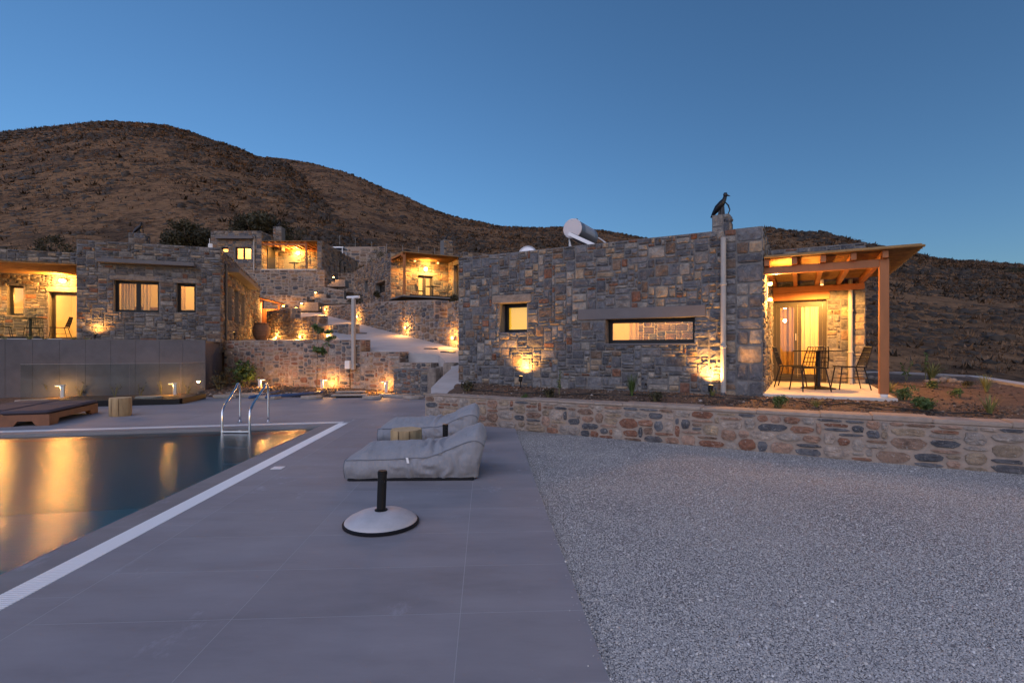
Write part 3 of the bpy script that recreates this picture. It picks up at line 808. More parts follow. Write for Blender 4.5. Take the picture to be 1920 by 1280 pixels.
def grains(n):
    rr = np.random.RandomState(5)
    oct_v = np.array([(1, 0, -.2), (0, 1, -.2), (-1, 0, -.2), (0, -1, -.2), (.55, .4, .8), (-.5, .35, .9), (0, -.6, .75)], float)
    oct_f = np.array([(0, 1, 4), (1, 5, 4), (1, 2, 5), (2, 3, 6), (2, 6, 5), (3, 0, 6), (0, 4, 6), (4, 5, 6)])
    Y = 1.9*(8.6/1.9)**(rr.rand(n)**1.15); c = np.where(rr.rand(n) < .84, rr.uniform(-0.12, 1.08, n), rr.uniform(1.08, 1.7, n)); X = c*Y
    a = X*cr_.x+Y*cr_.y
    keep = (a > rightE+0.004-0.10*(rr.rand(n) > .985)*rr.rand(n)) & (Y < 9.15-0.5301*X-0.03); X, Y = X[keep], Y[keep]; n = len(X)
    s = rr.uniform(0.0026, 0.0056, n)*(1+0.9*(rr.rand(n) > 0.97))
    jit = rr.uniform(0.6, 1.15, (n, 7, 1)); q = oct_v[None]*jit*s[:, None, None]*np.stack([rr.uniform(.8, 1.35, n), rr.uniform(.8, 1.35, n), rr.uniform(.6, .95, n)], -1)[:, None]
    th = rr.uniform(0, 6.28, n); ph = rr.uniform(-0.7, 0.7, n)
    ct, st, cp, sp = np.cos(th), np.sin(th), np.cos(ph), np.sin(ph)
    x, y, z = q[..., 0], q[..., 1], q[..., 2]
    x, z = x*cp[:, None]-z*sp[:, None], x*sp[:, None]+z*cp[:, None]
    x, y = x*ct[:, None]-y*st[:, None], x*st[:, None]+y*ct[:, None]
    on = (X*cr_.x+Y*cr_.y) < rightE+0.006; Z = np.where(on, 0.0, np.array([gz(a_, b_) for a_, b_ in zip(X, Y)]))+s*0.45
    V = np.stack([x+X[:, None], y+Y[:, None], z+Z[:, None]], -1).reshape(-1, 3)
    Fc = (oct_f[None]+7*np.arange(n)[:, None, None]).reshape(-1, 3)
    T = np.repeat(np.clip(rr.normal(0.5, 0.27, n), 0, 1), 8)
    o = np_mesh('gravel', V, Fc, 'chips', None, T); o['kind'] = 'stuff'
grains(300000)

# ------------------------------------------------------------------ road / ramp, terraces, planting soil
def road_z(Y): return 0.47+0.15*(Y-10.8)
roadL = [(-1.66, 10.45), (-1.80, 11.4), (-1.72, 12.6), (-1.6, 13.8), (-2.3, 15.92), (-4.7, 16.95), (-5.7, 17.7), (-7.2, 20.8), (-8.9, 23.8), (-10.9, 27.2), (-13.2, 31.0), (-16, 35)]
roadR = [(-1.05, 10.15), (-1.0, 11.4), (-1.0, 12.3), (-0.3, 13.6), (0.8, 15.0), (1.0, 16.3), (0.2, 17.2), (-3.6, 20.5), (-6.0, 23.2), (-8.6, 27.2), (-11.0, 31.2), (-13.5, 35)]
b = MB(); n = len(roadL)
vs = []
for (l, r_) in zip(roadL, roadR):
    for t in (0, 0.25, 0.5, 0.75, 1):
        x, y = lerp(l[0], r_[0], t), lerp(l[1], r_[1], t); vs.append((x, y, road_z(y)+0.02*math.sin(t*PI)))
fs = [(i*5+j, i*5+j+1, (i+1)*5+j+1, (i+1)*5+j) for i in range(n-1) for j in range(4)]
b.add(vs, fs)
for j in (0, 4):
    for i in range(n-1):
        p, q = vs[i*5+j], vs[(i+1)*5+j]; b.add([p, q, (q[0], q[1], q[2]-1.2), (p[0], p[1], p[2]-1.2)], [(0, 1, 2, 3)])
p, q = vs[0], vs[4]; b.add([p, q, (q[0], q[1], q[2]-1.2), (p[0], p[1], p[2]-1.2)], [(0, 1, 2, 3)])
ro = b.build('road', 'path', smooth=0.6); ro['kind'] = 'structure'
drain = MB()
def soil_patch(name, poly_pts, zf, step=0.2, m='soil', amp=0.03):
    """ground sheet over a polygon (list of xy, convex) with height zf(x,y)"""
    pts = [Vector(p) for p in poly_pts]; x0 = min(p.x for p in pts); x1 = max(p.x for p in pts); y0 = min(p.y for p in pts); y1 = max(p.y for p in pts)
    b = MB(); ccw = sum(pts[i].x*pts[(i+1) % len(pts)].y-pts[(i+1) % len(pts)].x*pts[i].y for i in range(len(pts))) > 0
    x = x0
    while x < x1:
        y = y0
        while y < y1:
            q = [Vector((x, y)), Vector((x+step, y)), Vector((x+step, y+step)), Vector((x, y+step))]
            for i in range(len(pts)):
                a, c = pts[i], pts[(i+1) % len(pts)]; d = c-a; nn = Vector((-d.y, d.x)) if ccw else Vector((d.y, -d.x))
                q = clip(q, a, nn)
                if len(q) < 3: break
            if len(q) >= 3:
                b.add([(p.x, p.y, zf(p.x, p.y)+amp*noise.noise((p.x*2.3, p.y*2.3, 4))+amp*0.6*noise.noise((p.x*7, p.y*7, 9))) for p in q], [tuple(range(len(q)))])
            y += step
        x += step
    me = bpy.data.meshes.new(name); me.from_pydata(b.v, [], b.f)
    bm = bmesh.new(); bm.from_mesh(me); bmesh.ops.remove_doubles(bm, verts=bm.verts, dist=1e-4); bmesh.ops.recalc_face_normals(bm, faces=bm.faces); bm.to_mesh(me); bm.free()
    me.materials.append(M[m]); me.shade_smooth()
    o = put(name, me); o['kind'] = 'structure'
    return o
# ------------------------------------------------------------------ helpers for houses
def hit(o, rz, px, py=654, y=0.0):
    u = Vector((math.cos(rz), math.sin(rz))); n = Vector((-u.y, u.x)); p = Vector((o[0], o[1]))+n*y
    c = (px-960)/F; s = (c*p.y-p.x)/(u.x-c*u.y); Y = p.y+u.y*s
    return s, CAM_H-(py-HY)/F*Y
def hole(o, rz, px0, px1, pt, pb, pxr=None, y=0.0):
    """opening from photo columns px0..px1; its top and bottom rows are read at column pxr"""
    pxr = px1 if pxr is None else pxr
    a = hit(o, rz, px0, 0, y)[0]; b = hit(o, rz, px1, 0, y)[0]
    return (a, b, hit(o, rz, pxr, pb, y)[1], hit(o, rz, pxr, pt, y)[1])
def slab(parent, name, lo, hi, m, bevel=0.008):
    return MB().bbox(lo, hi, bevel).build(name, m, parent)
def flat_roof(parent, x0, x1, y0, y1, z, m='concrete'):
    return MB().box((x0, y0, z-0.18), (x1, y1, z)).build('roof', m, parent)
def cowl(loc, s, label, rz=0.3):
    """black metal chimney cowl that looks like a perched bird"""
    t = empty('chimney_cowl', loc, rz, label, 'chimney cowl', 'bird shaped chimney cowls')
    b = MB()
    pth = [(-0.46, 0.02), (-0.34, 0.20), (-0.18, 0.42), (0.0, 0.62), (0.10, 0.78), (0.14, 0.90)]
    wid = [0.10, 0.20, 0.26, 0.22, 0.13, 0.09]; thk = [0.03, 0.09, 0.15, 0.15, 0.10, 0.085]
    rings = []
    for i, (x, z) in enumerate(pth):
        a, c = pth[max(i-1, 0)], pth[min(i+1, len(pth)-1)]; d = Vector((c[0]-a[0], 0, c[1]-a[1])).normalized(); up = Vector((-d.z, 0, d.x))
        rings.append([(Vector((x, 0, z))+up*thk[i]*math.sin(q*PI/5)+Vector((0, 1, 0))*wid[i]*math.cos(q*PI/5))*s for q in range(10)])
    b.loft(rings); b.build('body', 'vane', t, smooth=0.7)
    h = MB(); h.lathe([(0.0, 0.17), (0.07, 0.15), (0.095, 0.07), (0.085, 0.0), (0.05, -0.07), (0.0, -0.09)], 12, cap=False)
    hd = h.build('head', 'vane', t, smooth=True, loc=(0.15*s, 0, 0.94*s)); hd.scale = (s, s, s)
    k = MB().lathe([(0.045, 0), (0.03, 0.08), (0.004, 0.17)], 8).build('beak', 'vane', t, smooth=True, loc=(0.21*s, 0, 0.98*s), rot=(0, math.radians(112), 0)); k.scale = (s, s, s)
    MB().tube([(0.10*s, 0, 0.72*s), (0.27*s, 0, 0.52*s), (0.34*s, 0, 0.30*s), (0.26*s, 0, 0.10*s)], [0.02*s, 0.035*s, 0.03*s, 0.02*s], 6).build('breast_strap', 'vane', t, smooth=True)
    MB().lathe([(0.20*s, 0), (0.20*s, 0.04*s), (0.13*s, 0.06*s), (0.11*s, 0.42*s)], 14).build('collar', 'vane', t, smooth=0.6)
    MB().loft([[(-0.2*s, -.09*s, 0), (0.14*s, -.09*s, 0), (0.14*s, .09*s, 0), (-0.2*s, .09*s, 0)], [(-.06*s, -.07*s, .6*s), (.1*s, -.07*s, .6*s), (.1*s, .07*s, .6*s), (-.06*s, .07*s, .6*s)]]).build('stand', 'vane', t)
    return t
def chimney(parent, lo, hi, st=None):
    b = MB().box(lo, hi).build('chimney', 'mortar', parent)
    W = hi[0]-lo[0]; H = hi[2]-lo[2]; Dp = hi[1]-lo[1]
    if st:
        st.face(b, (lo[0], lo[1], lo[2]), 0, W, H, cw=W/6, ch=0.07, hmax=3, wmax=4)
        st.face(b, (hi[0], lo[1], lo[2]), PI/2, Dp, H, cw=Dp/6, ch=0.07, hmax=3, wmax=4)
    return b
def spotlight(loc, aim, watts, label, rz=0, spot=110, group='garden spotlights at the house walls'):
    t = empty('spotlight', loc, rz, label, 'spotlight', group)
    MB().tube([(0, 0, -0.08), (0, 0, 0.10)], 0.012, 6).build('stake', 'black', t)
    d = Vector(aim).normalized(); p = Vector((0, 0, 0.13))
    MB().tube([p-d*0.07, p-d*0.05, p+d*0.03, p+d*0.05], [0.025, 0.038, 0.042, 0.044], 12).build('lamp_head', 'black', t, smooth=0.6)
    MB().tube([p+d*0.043, p+d*0.056], 0.036, 12).build('lens', 'bulb', t)
    lamp('spotlight_lamp', p+d*0.075, watts, t, 0.03, min(142, spot+15), aim, blend=1.0)
    return t
def bollard(loc, rz, watts, label, h=0.32, group='low garden lamps in the planting beds'):
    t = empty('garden_lamp', loc, rz, label, 'garden lamp', group)
    MB().bbox((-0.045, -0.03, -0.03), (0.045, 0.03, h), 0.006).build('post', 'alu', t)
    MB().bbox((-0.17, -0.045, h), (0.06, 0.045, h+0.035), 0.006).build('lamp_head', 'alu', t)
    MB().box((-0.16, -0.035, h-0.008), (-0.06, 0.035, h-0.001)).build('lens', 'bulb', t)
    lamp('garden_lamp_light', (-0.115, 0, h-0.03), watts, t, 0.04)
    return t
def step_light(loc, rz, watts, label, group, h=0.0):
    """small wall lamp: its face looks along -y of its own frame"""
    t = empty('wall_lamp', loc, rz, label, 'wall lamp', group)
    MB().bbox((-0.08, -0.07, -0.05), (0.08, 0.03, 0.05), 0.008).build('housing', 'alu', t)
    MB().box((-0.065, -0.079, -0.04), (0.065, -0.071, 0.04)).build('lens', 'bulb', t)
    lamp('wall_lamp_light', (0, -0.16, 0.0), watts, t, 0.05)
    return t
def chair(loc, rz, label, group, proto=[None]):
    if proto[0] is None:
        t = empty('wire_chair', (0, 0, 0), 0, label, 'chair', group)
        b = MB()
        pts = [(-0.21, -0.22, 0.43), (0.21, -0.22, 0.43), (0.23, 0.20, 0.42), (-0.23, 0.20, 0.42), (-0.21, -0.22, 0.43)]
        b.tube(pts, 0.011, 6)
        for i in range(1, 9):
            x = -0.21+0.42*i/9; b.tube([(x, -0.22, 0.431), (x*1.07, 0.20, 0.425)], 0.006, 4)
        b.build('seat', 'black', t)
        for sx in (-1, 1):
            MB().tube([(sx*0.19, -0.19, 0.425), (sx*0.235, -0.25, 0.0)], 0.011, 6).build('leg', 'black', t)
            MB().tube([(sx*0.20, 0.17, 0.42), (sx*0.245, 0.27, 0.0)], 0.011, 6).build('leg', 'black', t)
        b = MB()
        b.tube([(-0.225, 0.19, 0.42), (-0.205, 0.255, 0.62), (-0.175, 0.31, 0.80), (0.175, 0.31, 0.80), (0.205, 0.255, 0.62), (0.225, 0.19, 0.42)], 0.011, 6)
        b.build('backrest', 'black', t)
        b = MB()
        for i in range(1, 8):
            q = -1+2*i/8; b.tube([(0.215*q, 0.20, 0.45), (0.17*q, 0.31, 0.80)], 0.007, 4)
        for z, y, w in ((0.53, 0.235, 0.21), (0.61, 0.255, 0.20), (0.70, 0.282, 0.19)): b.tube([(-w, y-.004, z), (w, y-.004, z)], 0.007, 4)
        b.build('back_lattice', 'black', t)
        b = MB()
        b.tube([(-0.215, -0.22, 0.2), (0.22, 0.21, 0.22)], 0.005, 4); b.tube([(0.215, -0.22, 0.2), (-0.22, 0.21, 0.22)], 0.005, 4); b.build('stretcher', 'black', t)
        proto[0] = t
    else:
        t = copy_tree(proto[0])
    t.location = loc; t.rotation_euler = (0, 0, rz); t['label'] = label; t['group'] = group
    return t
def round_table(loc, label, group, dark_top=True, proto=[None]):
    if proto[0] is None:
        t = empty('bistro_table', loc, 0, label, 'table', group)
        MB().lathe([(0.0, 0.715), (0.43, 0.715), (0.44, 0.725), (0.43, 0.735), (0.0, 0.735)], 32, cap=False).build('tabletop', 'black', t, smooth=0.5)
        MB().lathe([(0.045, 0.03), (0.04, 0.05), (0.04, 0.71), (0.16, 0.714)], 16).build('column', 'black', t, smooth=0.5)
        MB().lathe([(0.30, 0.0), (0.30, 0.012), (0.06, 0.05)], 28).build('foot', 'black', t, smooth=0.5)
        proto[0] = t
    else:
        t = copy_tree(proto[0]); t.location = loc; t['label'] = label; t['group'] = group
    return t
def downpipe(parent, x, y, z0, z1, r=0.05, m='pipe', br=(0.3, 0.7)):
    p = MB().tube([(x, y, z0), (x, y, z1)], r, 12).build('downpipe', m, parent, smooth=0.6)
    for q in br:
        z = lerp(z0, z1, q); MB().lathe([(r+.004, -0.02), (r+.012, -0.015), (r+.012, 0.015), (r+.004, 0.02)], 12, (x, y, z)).build('pipe_bracket', m, p)
    return p
def pergola(name, parent_loc, rz, x0, x1, y0, y1, zroof, posts, label, group, nraft=5, beam=0.13, overhang=0.45, reed=True, raft_axis='y', back_beam=True, slope=0.0, ragged=False):
    """flat timber pergola under a reed mat; posts = list of (x, y, z_base)"""
    t = empty(name, parent_loc, rz, label, 'pergola', group)
    zr = zroof-0.035; zb = zr-0.12
    for (x, y, z) in posts:
        p = MB().bbox((x-0.065, y-0.065, z+0.05), (x+0.065, y+0.065, zb), 0.008).build('post', 'wood', t)
        MB().bbox((x-0.05, y-0.05, z), (x+0.05, y+0.05, z+0.10), 0.004).build('post_foot', 'alu', p)
    yb = posts[0][1] if posts else y0+0.2
    xe = max(p[0] for p in posts)+0.065 if posts else x1
    MB().bbox((x0, yb-0.055, zb-beam), (xe, yb+0.055, zb-0.002), 0.006).build('beam', 'wood', t)
    if back_beam: MB().bbox((x0, y1-0.11, zb-beam), (xe, y1-0.01, zb-0.002), 0.006).build('beam', 'wood', t)
    for i in range(nraft):
        x = lerp(x0+0.05, xe-0.06, i/(nraft-1))
        MB().bbox((x-0.04, y0+0.06, zb), (x+0.04, y1-0.015, zr-0.002), 0.005).build('rafter', 'wood', t)
    b = MB(); y = y0; rr = random.Random(int(abs(x1*100)))
    d = 0.034
    while y < y1:
        z = zr+0.018+rr.uniform(-0.004, 0.006)
        e = rr.uniform(-0.05, 0.05) if ragged else rr.uniform(-0.015, 0.02)
        b.tube([(x0+0.01, y, z), ((x0+x1)/2, y+rr.uniform(-.006, .006), z+rr.uniform(-.004, .004)), (x1+e, y, z+rr.uniform(-.004, .006))], rr.uniform(0.014, 0.018), 5); y += d
    if ragged:
        for k in range(int((x1-x0)/0.012)):
            x = rr.uniform(x0, x1); b.tube([(x, y0+0.25, zr+0.045), (x+rr.uniform(-.05, .05), y0-rr.uniform(0.0, 0.06), zr+0.045+rr.uniform(-0.02, 0.05))], 0.006, 3)
    o = b.build('reed_mat', 'reed', t, smooth=True); o['kind'] = 'stuff'
    MB().box((x0+0.02, y0+0.03, zr+0.042), (x1-0.03, y1-0.01, zr+0.055)).build('roof_sheet', 'reed', t)
    return t

# ------------------------------------------------------------------ the near villa
aM = -math.atan2(0.4885, 0.8727); LM = Vector((-1.247, 11.96, 0))
villa = empty('stone_villa', LM, aM, 'long low stone villa in front with slot window and white tank on its roof', 'villa', 'stone villas on the slope')
def mw(x, y, z=0): return frame_mx(LM, aM) @ Vector((x, y, z))
WM, ZB, ZT = 6.39, 0.40, 3.54
h1 = hole(LM, aM, 937, 988, 567, 623); h2 = hole(LM, aM, 1135, 1303, 594, 643)
def rel(h, z0): return (h[0], h[1], h[2]-z0, h[3]-z0)
holesM = [rel(h1, ZB), rel(h2, ZB)]
wf = wall_body('wall', villa, (0, 0, ZB), 0, WM, ZT-ZB, 0.45, holesM, 'mortar')
lx0, lx1 = hit(LM, aM, 1085)[0], hit(LM, aM, 1323)[0]; lz1 = h2[3]+0.215
sx0, sx1 = hit(LM, aM, 923)[0], hit(LM, aM, 997)[0]
stM = Stones(villa)
solidM = holesM+[(lx0, lx1, h2[3]-ZB, lz1-ZB), (sx0, sx1, h1[3]-ZB, h1[3]+0.2-ZB), (WM-0.42, WM, 0, ZT-ZB)]
stM.face(wf, (0, 0, ZB), 0, WM-0.42, ZT-ZB, solidM[:-1], gap=0.014, depth=(0.016, 0.036), weight=1.0)
# quoins at the right corner
z = ZB; q = 0
rq = random.Random(4)
while z < ZT-0.08:
    hgt = min(rq.uniform(0.16, 0.34), ZT-z)
    split = rq.random() < 0.5; x = WM-0.42
    for w in ([0.42] if not split else [0.2, 0.22]):
        stM.list.append((9e9, 40, Vector((x+w/2, 0, z+hgt/2)), rq.uniform(-.01, .01), rq.uniform(-.01, .01), (w-0.014, rq.uniform(.02, .035), hgt-0.014), rq.randrange(16), rq.choice([0.05, 0.1, 0.3, 0.5, 0.62, 0.72, 0.86, 0.92, 0.97]), wf)); x += w
    z += hgt
slab(wf, 'lintel', (lx0, -0.030, h2[3]+0.002), (lx1, 0.05, lz1), 'lintel')
slab(wf, 'lintel', (sx0, -0.034, h1[3]+0.002), (sx1, 0.05, h1[3]+0.19), 'lintel_stone', 0.02)
slab(wf, 'sill', (h2[0]-0.03, -0.03, h2[2]-0.035), (h2[1]+0.02, 0.26, h2[2]-0.002), 'lintel')
slab(wf, 'sill', (h1[0]-0.02, -0.02, h1[2]-0.03), (h1[1]+0.02, 0.26, h1[2]-0.002), 'lintel')
# lit reveals are real depth: the frames stand 0.24 m back
w1 = window(villa, (0, 0, 0), 0, h1[0]+0.003, h1[1]-0.003, h1[2]+0.003, h1[3]-0.003, 0.24, fw=0.075)
MB().box((h1[0]+0.05, 0.33, h1[2]+0.05), (h1[1]-0.05, 0.335, h1[3]-0.05)).build('blind', 'blind', w1)
w2 = window(villa, (0, 0, 0), 0, h2[0]+0.003, h2[1]-0.003, h2[2]+0.003, h2[3]-0.003, 0.20, fw=0.07)
rm = room(villa, (0, 0, 0), 0, 2.4, 5.3, 0.46, 2.6, 0.7, 3.0, 60, (3.6, 1.2, 2.6))
stR = Stones(villa, 'ashlar', 'dry', limit=0)
stR.face(rm, (3.45, 2.585, 0.75), 0, 1.8, 1.9)
curtain(w2, h2[0]+0.32, h2[0]+0.52, h2[2], h2[3], 0.55, 2, 0.02)
# right side wall beside the patio, door wall, far walls
YD = 3.7
ws = wall_body('wall', villa, (WM, 0.452, ZB), PI/2, YD-0.452, ZT-ZB, 0.40, [], 'mortar')
stM.face(ws, (WM, 0.02, ZB), PI/2, YD-0.02, ZT-ZB, [], gap=0.014, weight=0.25)
ZDT = 3.74
xe = hit(LM+Vector((0, 0, 0)), aM, 1622, 0, YD)[0]
hd = hole(LM, aM, 1449, 1550, 563, 712, 1500, YD)
hd = (hd[0], hd[1], 0.662, hd[3])
wd = wall_body('wall', villa, (WM-0.30, YD, ZB), 0, xe-WM+0.30, ZDT-ZB, 0.40, [(hd[0]-WM+.30, hd[1]-WM+.30, 0.662-ZB, hd[3]-ZB)], 'mortar')
stM.face(wd, (WM, YD, ZB), 0, xe-WM, ZDT-ZB, [(0, hd[1]-WM, 0, hd[3]-ZB+0.20)], gap=0.014, weight=1.0, depth=(0.012, 0.028))
slab(wd, 'lintel', (WM+0.01, YD-0.03, hd[3]+0.002), (hd[1]+0.06, YD+0.05, hd[3]+0.19), 'wood')
wr = wall_body('wall', villa, (xe, YD+0.402, ZB), PI/2, 4.0, ZDT-ZB, 0.40, [], 'mortar')
stM.face(wr, (xe, YD+0.02, ZB), PI/2, 4.3, ZDT-ZB, [], weight=0.01)
wl = wall_body('wall', villa, (0, 8.0, ZB), -PI/2, 7.548, ZT-ZB, 0.40, [], 'mortar')
stM.face(wl, (0, 7.98, ZB), -PI/2, 7.96, ZT-ZB, [], weight=0.01)
wall_body('wall', villa, (xe-0.402, 8.102, ZB), PI, xe-0.402, ZT-ZB, 0.40, [], 'mortar')
flat_roof(villa, 0.41, WM-0.41, 0.46, 7.69, 3.22); flat_roof(villa, WM-0.4, xe-0.41, YD+0.41, 7.69, 3.42)
# patio slab
slab(villa, 'patio_floor', (WM+0.002, -0.02, 0.45), (8.27, YD-0.003, 0.655), 'patio', 0.01)
# glazed double door
dr = MB(); fw = 0.075; y = YD+0.16
for lo, hi in (((hd[0], hd[2]), (hd[1], hd[2]+fw)), ((hd[0], hd[3]-fw), (hd[1], hd[3])), ((hd[0], hd[2]+fw), (hd[0]+fw, hd[3]-fw)), ((hd[1]-fw, hd[2]+fw), (hd[1], hd[3]-fw))):
    dr.box((lo[0], y, lo[1]), (hi[0], y+0.07, hi[1]))
dv = dr.build('door', 'door_frame', villa)
xm = (hd[0]+hd[1])/2-0.03
for a, b_ in ((hd[0]+fw+.003, xm), (xm+.003, hd[1]-fw-.003)):
    lf = MB()
    for lo, hi in (((a, hd[2]+fw), (b_, hd[2]+fw+0.10)), ((a, hd[3]-fw-0.07), (b_, hd[3]-fw)), ((a, hd[2]+fw+0.10), (a+0.075, hd[3]-fw-0.07)), ((b_-0.075, hd[2]+fw+0.10), (b_, hd[3]-fw-0.07))):
        lf.box((lo[0], y+0.01, lo[1]+.002), (hi[0], y+0.06, hi[1]-.002))
    lf.build('door_leaf', 'door_frame', dv)
    MB().box((a+0.075, y+0.03, hd[2]+fw+0.10), (b_-0.075, y+0.04, hd[3]-fw-0.07)).build('pane', 'glass', dv)
MB().tube([(xm-0.04, y-0.03, 1.62), (xm-0.04, y-0.03, 1.78)], 0.011, 6).build('handle', 'alu', dv)
room(villa, (0, 0, 0), 0, WM-0.2, xe-0.45, YD+0.42, 6.6, 0.665, 3.0, 120, (hd[1]-0.15, YD+1.25, 2.55))
curtain(dv, hd[0]+0.02, xm-0.02, 0.68, hd[3]-.03, YD+0.55, 5, 0.035, 'curtain_dark')
curtain(dv, xm+0.06, hd[1]-0.12, 0.68, hd[3]-.03, YD+0.60, 4, 0.045)
# downpipes
xd = hit(LM, aM, 1357.5)[0]; downpipe(villa, xd, -0.085, 0.63, hit(LM, aM, 1357.5, 447)[1], 0.047)
MB().tube([(xd, -0.085, 0.70), (xd, -0.10, 0.62), (xd, -0.19, 0.585)], 0.043, 10).build('pipe_shoe', 'lead', villa, smooth=True)
xd2 = hit(LM, aM, 1594, 0, YD)[0]; downpipe(villa, xd2, YD-0.08, 0.66, 2.95, 0.045)
# chimney
cx0, cx1 = hit(LM, aM, 1335)[0], hit(LM, aM, 1367)[0]; cz = hit(LM, aM, 1350, 402)[1]
chimney(villa, (cx0, 0.012, ZT-0.3), (cx1, 0.46, cz), stM)
stM.done(); stR.done()
cowl(mw((cx0+cx1)/2-0.005, 0.22, cz), 0.40, 'black bird shaped metal cowl on the chimney of the near villa', aM+0.15)
# pergola of the near villa
pg = pergola('timber_pergola', LM, aM, WM+0.012, WM+2.20, -0.06, YD-0.05, 3.00, [(WM+1.72, 0.16, 0.655)], 'timber pergola with reed roof over the patio of the near villa', 'timber pergolas beside the villas', 5, 0.13)
# patio lamps
sc = empty('wall_sconce', mw(WM+0.085, 0.50, 2.45), aM+PI/2, 'double wall sconce glowing on the left patio wall', 'wall lamp')
MB().bbox((-0.05, 0.03, -0.11), (0.05, 0.085, 0.11), 0.008).build('housing', 'alu', sc)
for dz in (-0.14, 0.14): MB().lathe([(0.0, -0.03), (0.035, -0.03), (0.045, 0.0), (0.035, 0.03), (0.0, 0.03)], 12, (0, 0.0, dz), cap=False).build('bulb', 'bulb', sc, smooth=True)
for dz in (-0.2, 0.2): lamp('sconce_light', (0, -0.10, dz), 24, sc, 0.05)
cs = empty('ceiling_spot', mw(hit(LM, aM, 1541, 0, 2.7)[0], 2.7, 2.84), aM, 'small ceiling spot under the reed roof of the near patio', 'ceiling lamp')
MB().tube([(0, 0, 0.035), (0, 0, -0.07)], 0.035, 10).build('housing', 'white', cs); MB().tube([(0, 0, -0.071), (0, 0, -0.085)], 0.03, 10).build('lens', 'bulb', cs)
lamp('ceiling_spot_light', (0, 0, -0.12), 150, cs, 0.05, 172, (0, 0.08, -1), blend=0.25)
# patio furniture
gP = 'wire chairs on the near patio'
chair(mw(7.10, 1.00, 0.656), aM+PI+0.45, 'wire chair seen from behind on the near patio, in front of the table', gP)
chair(mw(6.80, 1.92, 0.656), aM+PI/2-0.12, 'wire chair left of the table on the near patio', gP)
chair(mw(7.78, 1.82, 0.656), aM-PI/2+0.25, 'wire chair right of the table on the near patio, by the pergola post', gP)
round_table(mw(7.26, 1.72, 0.656), 'black round bistro table on the near patio', 'bistro tables on the terraces')
# solar water heater
sh = empty('solar_water_heater', mw(0, 0, 0), aM, 'solar water heater with grey tank and tilted panel on the near villa roof', 'solar heater')
nM = Vector((0.4885, 0.8727)); rel0 = Vector((1.60, 13.55))-LM.to_2d()
tx, ty = rel0.dot(Vector((0.8727, -0.4885))), rel0.dot(nM); tz = 4.60
rr_ = 0.26
MB().tube([(tx, ty+0.012, tz), (tx, ty+1.25, tz)], rr_, 28).build('tank', 'tank', sh, smooth=0.6)
MB().tube([(tx, ty-0.02, tz), (tx, ty-0.008, tz), (tx, ty+0.01, tz)], [rr_-0.012, rr_+0.004, rr_+0.004], 28).build('end_cap', 'tankend', sh, smooth=0.6)
lab = MB(); pts = []
for q in range(9):
    a = -0.25+1.0*q/8; pts.append([(tx+(rr_+.003)*math.cos(a), ty+0.28, tz+(rr_+.003)*math.sin(a)), (tx+(rr_+.003)*math.cos(a), ty+1.02, tz+(rr_+.003)*math.sin(a))])
lab.loft(pts, cap=False, closed=False); lab.build('tank_label', 'tanklabel', sh, smooth=True)
MB().lathe([(0.03, 0), (0.03, 0.06), (0.02, 0.08)], 10, (tx, ty+0.3, tz+rr_-.01)).build('valve', 'lead', sh)
pa = math.radians(28)
mxp = Matrix.Translation((tx-0.05, ty-0.10, tz-0.10)) @ Matrix.Rotation(pa, 4, 'Y')
MB().box((0, 0, -0.09), (1.05, 1.35, 0), mxp).build('collector', 'alu', sh)
MB().box((0.03, 0.03, 0.001), (1.02, 1.32, 0.008), mxp).build('collector_glass', 'black', sh)
for yy in (ty+0.08, ty+1.05):
    MB().tube([(tx-0.12, yy, tz-0.22), (tx-0.12, yy, 3.22)], 0.02, 6).build('leg', 'alu', sh)
    MB().tube([(tx-0.14, yy, tz-0.16), (tx+0.12, yy, 3.22)], 0.016, 6).build('leg', 'alu', sh)
    MB().tube([(tx+0.82, yy, tz-0.60), (tx+0.82, yy, 3.22)], 0.018, 6).build('leg', 'alu', sh)
MB().tube([(tx+0.05, ty+1.26, tz), (tx+0.25, ty+1.34, tz-0.02), (tx+0.55, ty+1.36, tz-0.25), (tx+0.7, ty+1.36, tz-0.62), (tx+0.72, ty+1.36, 3.2)], 0.022, 8).build('hose', 'alu', sh, smooth=True)
# satellite dish
sd = empty('satellite_dish', mw(0, 0, 0), aM, 'pale satellite dish rim just showing above the near villa parapet', 'satellite dish')
dp = Vector((0.47, 15.2))-LM.to_2d(); dx, dy = dp.dot(Vector((0.8727, -0.4885))), dp.dot(nM)
dsh = MB().lathe([(0.0, 0.0), (0.12, 0.012), (0.22, 0.045), (0.27, 0.07), (0.275, 0.078), (0.2, 0.05), (0.0, 0.01)], 24, cap=False).build('dish', 'alu', sd, smooth=True, loc=(dx, dy, 4.20), rot=(math.radians(70), 0, 0.3))
MB().tube([(dx, dy+0.03, 4.18), (dx, dy+0.06, 3.22)], 0.02, 8).build('mast', 'alu', sd)
# wall-base spotlights
p = hit(LM, aM, 986, 712); spotlight(mw(p[0], -0.24, 0.66), (0.03, 0.26, 1.0), 62, 'spotlight on a stake below the small square window of the near villa', aM, 120)
p = hit(LM, aM, 1338, 725); spotlight(mw(p[0]-0.02, -0.22, 0.60), (0.06, 0.24, 1.0), 74, 'spotlight low beside the grey downpipe of the near villa', aM, 130)

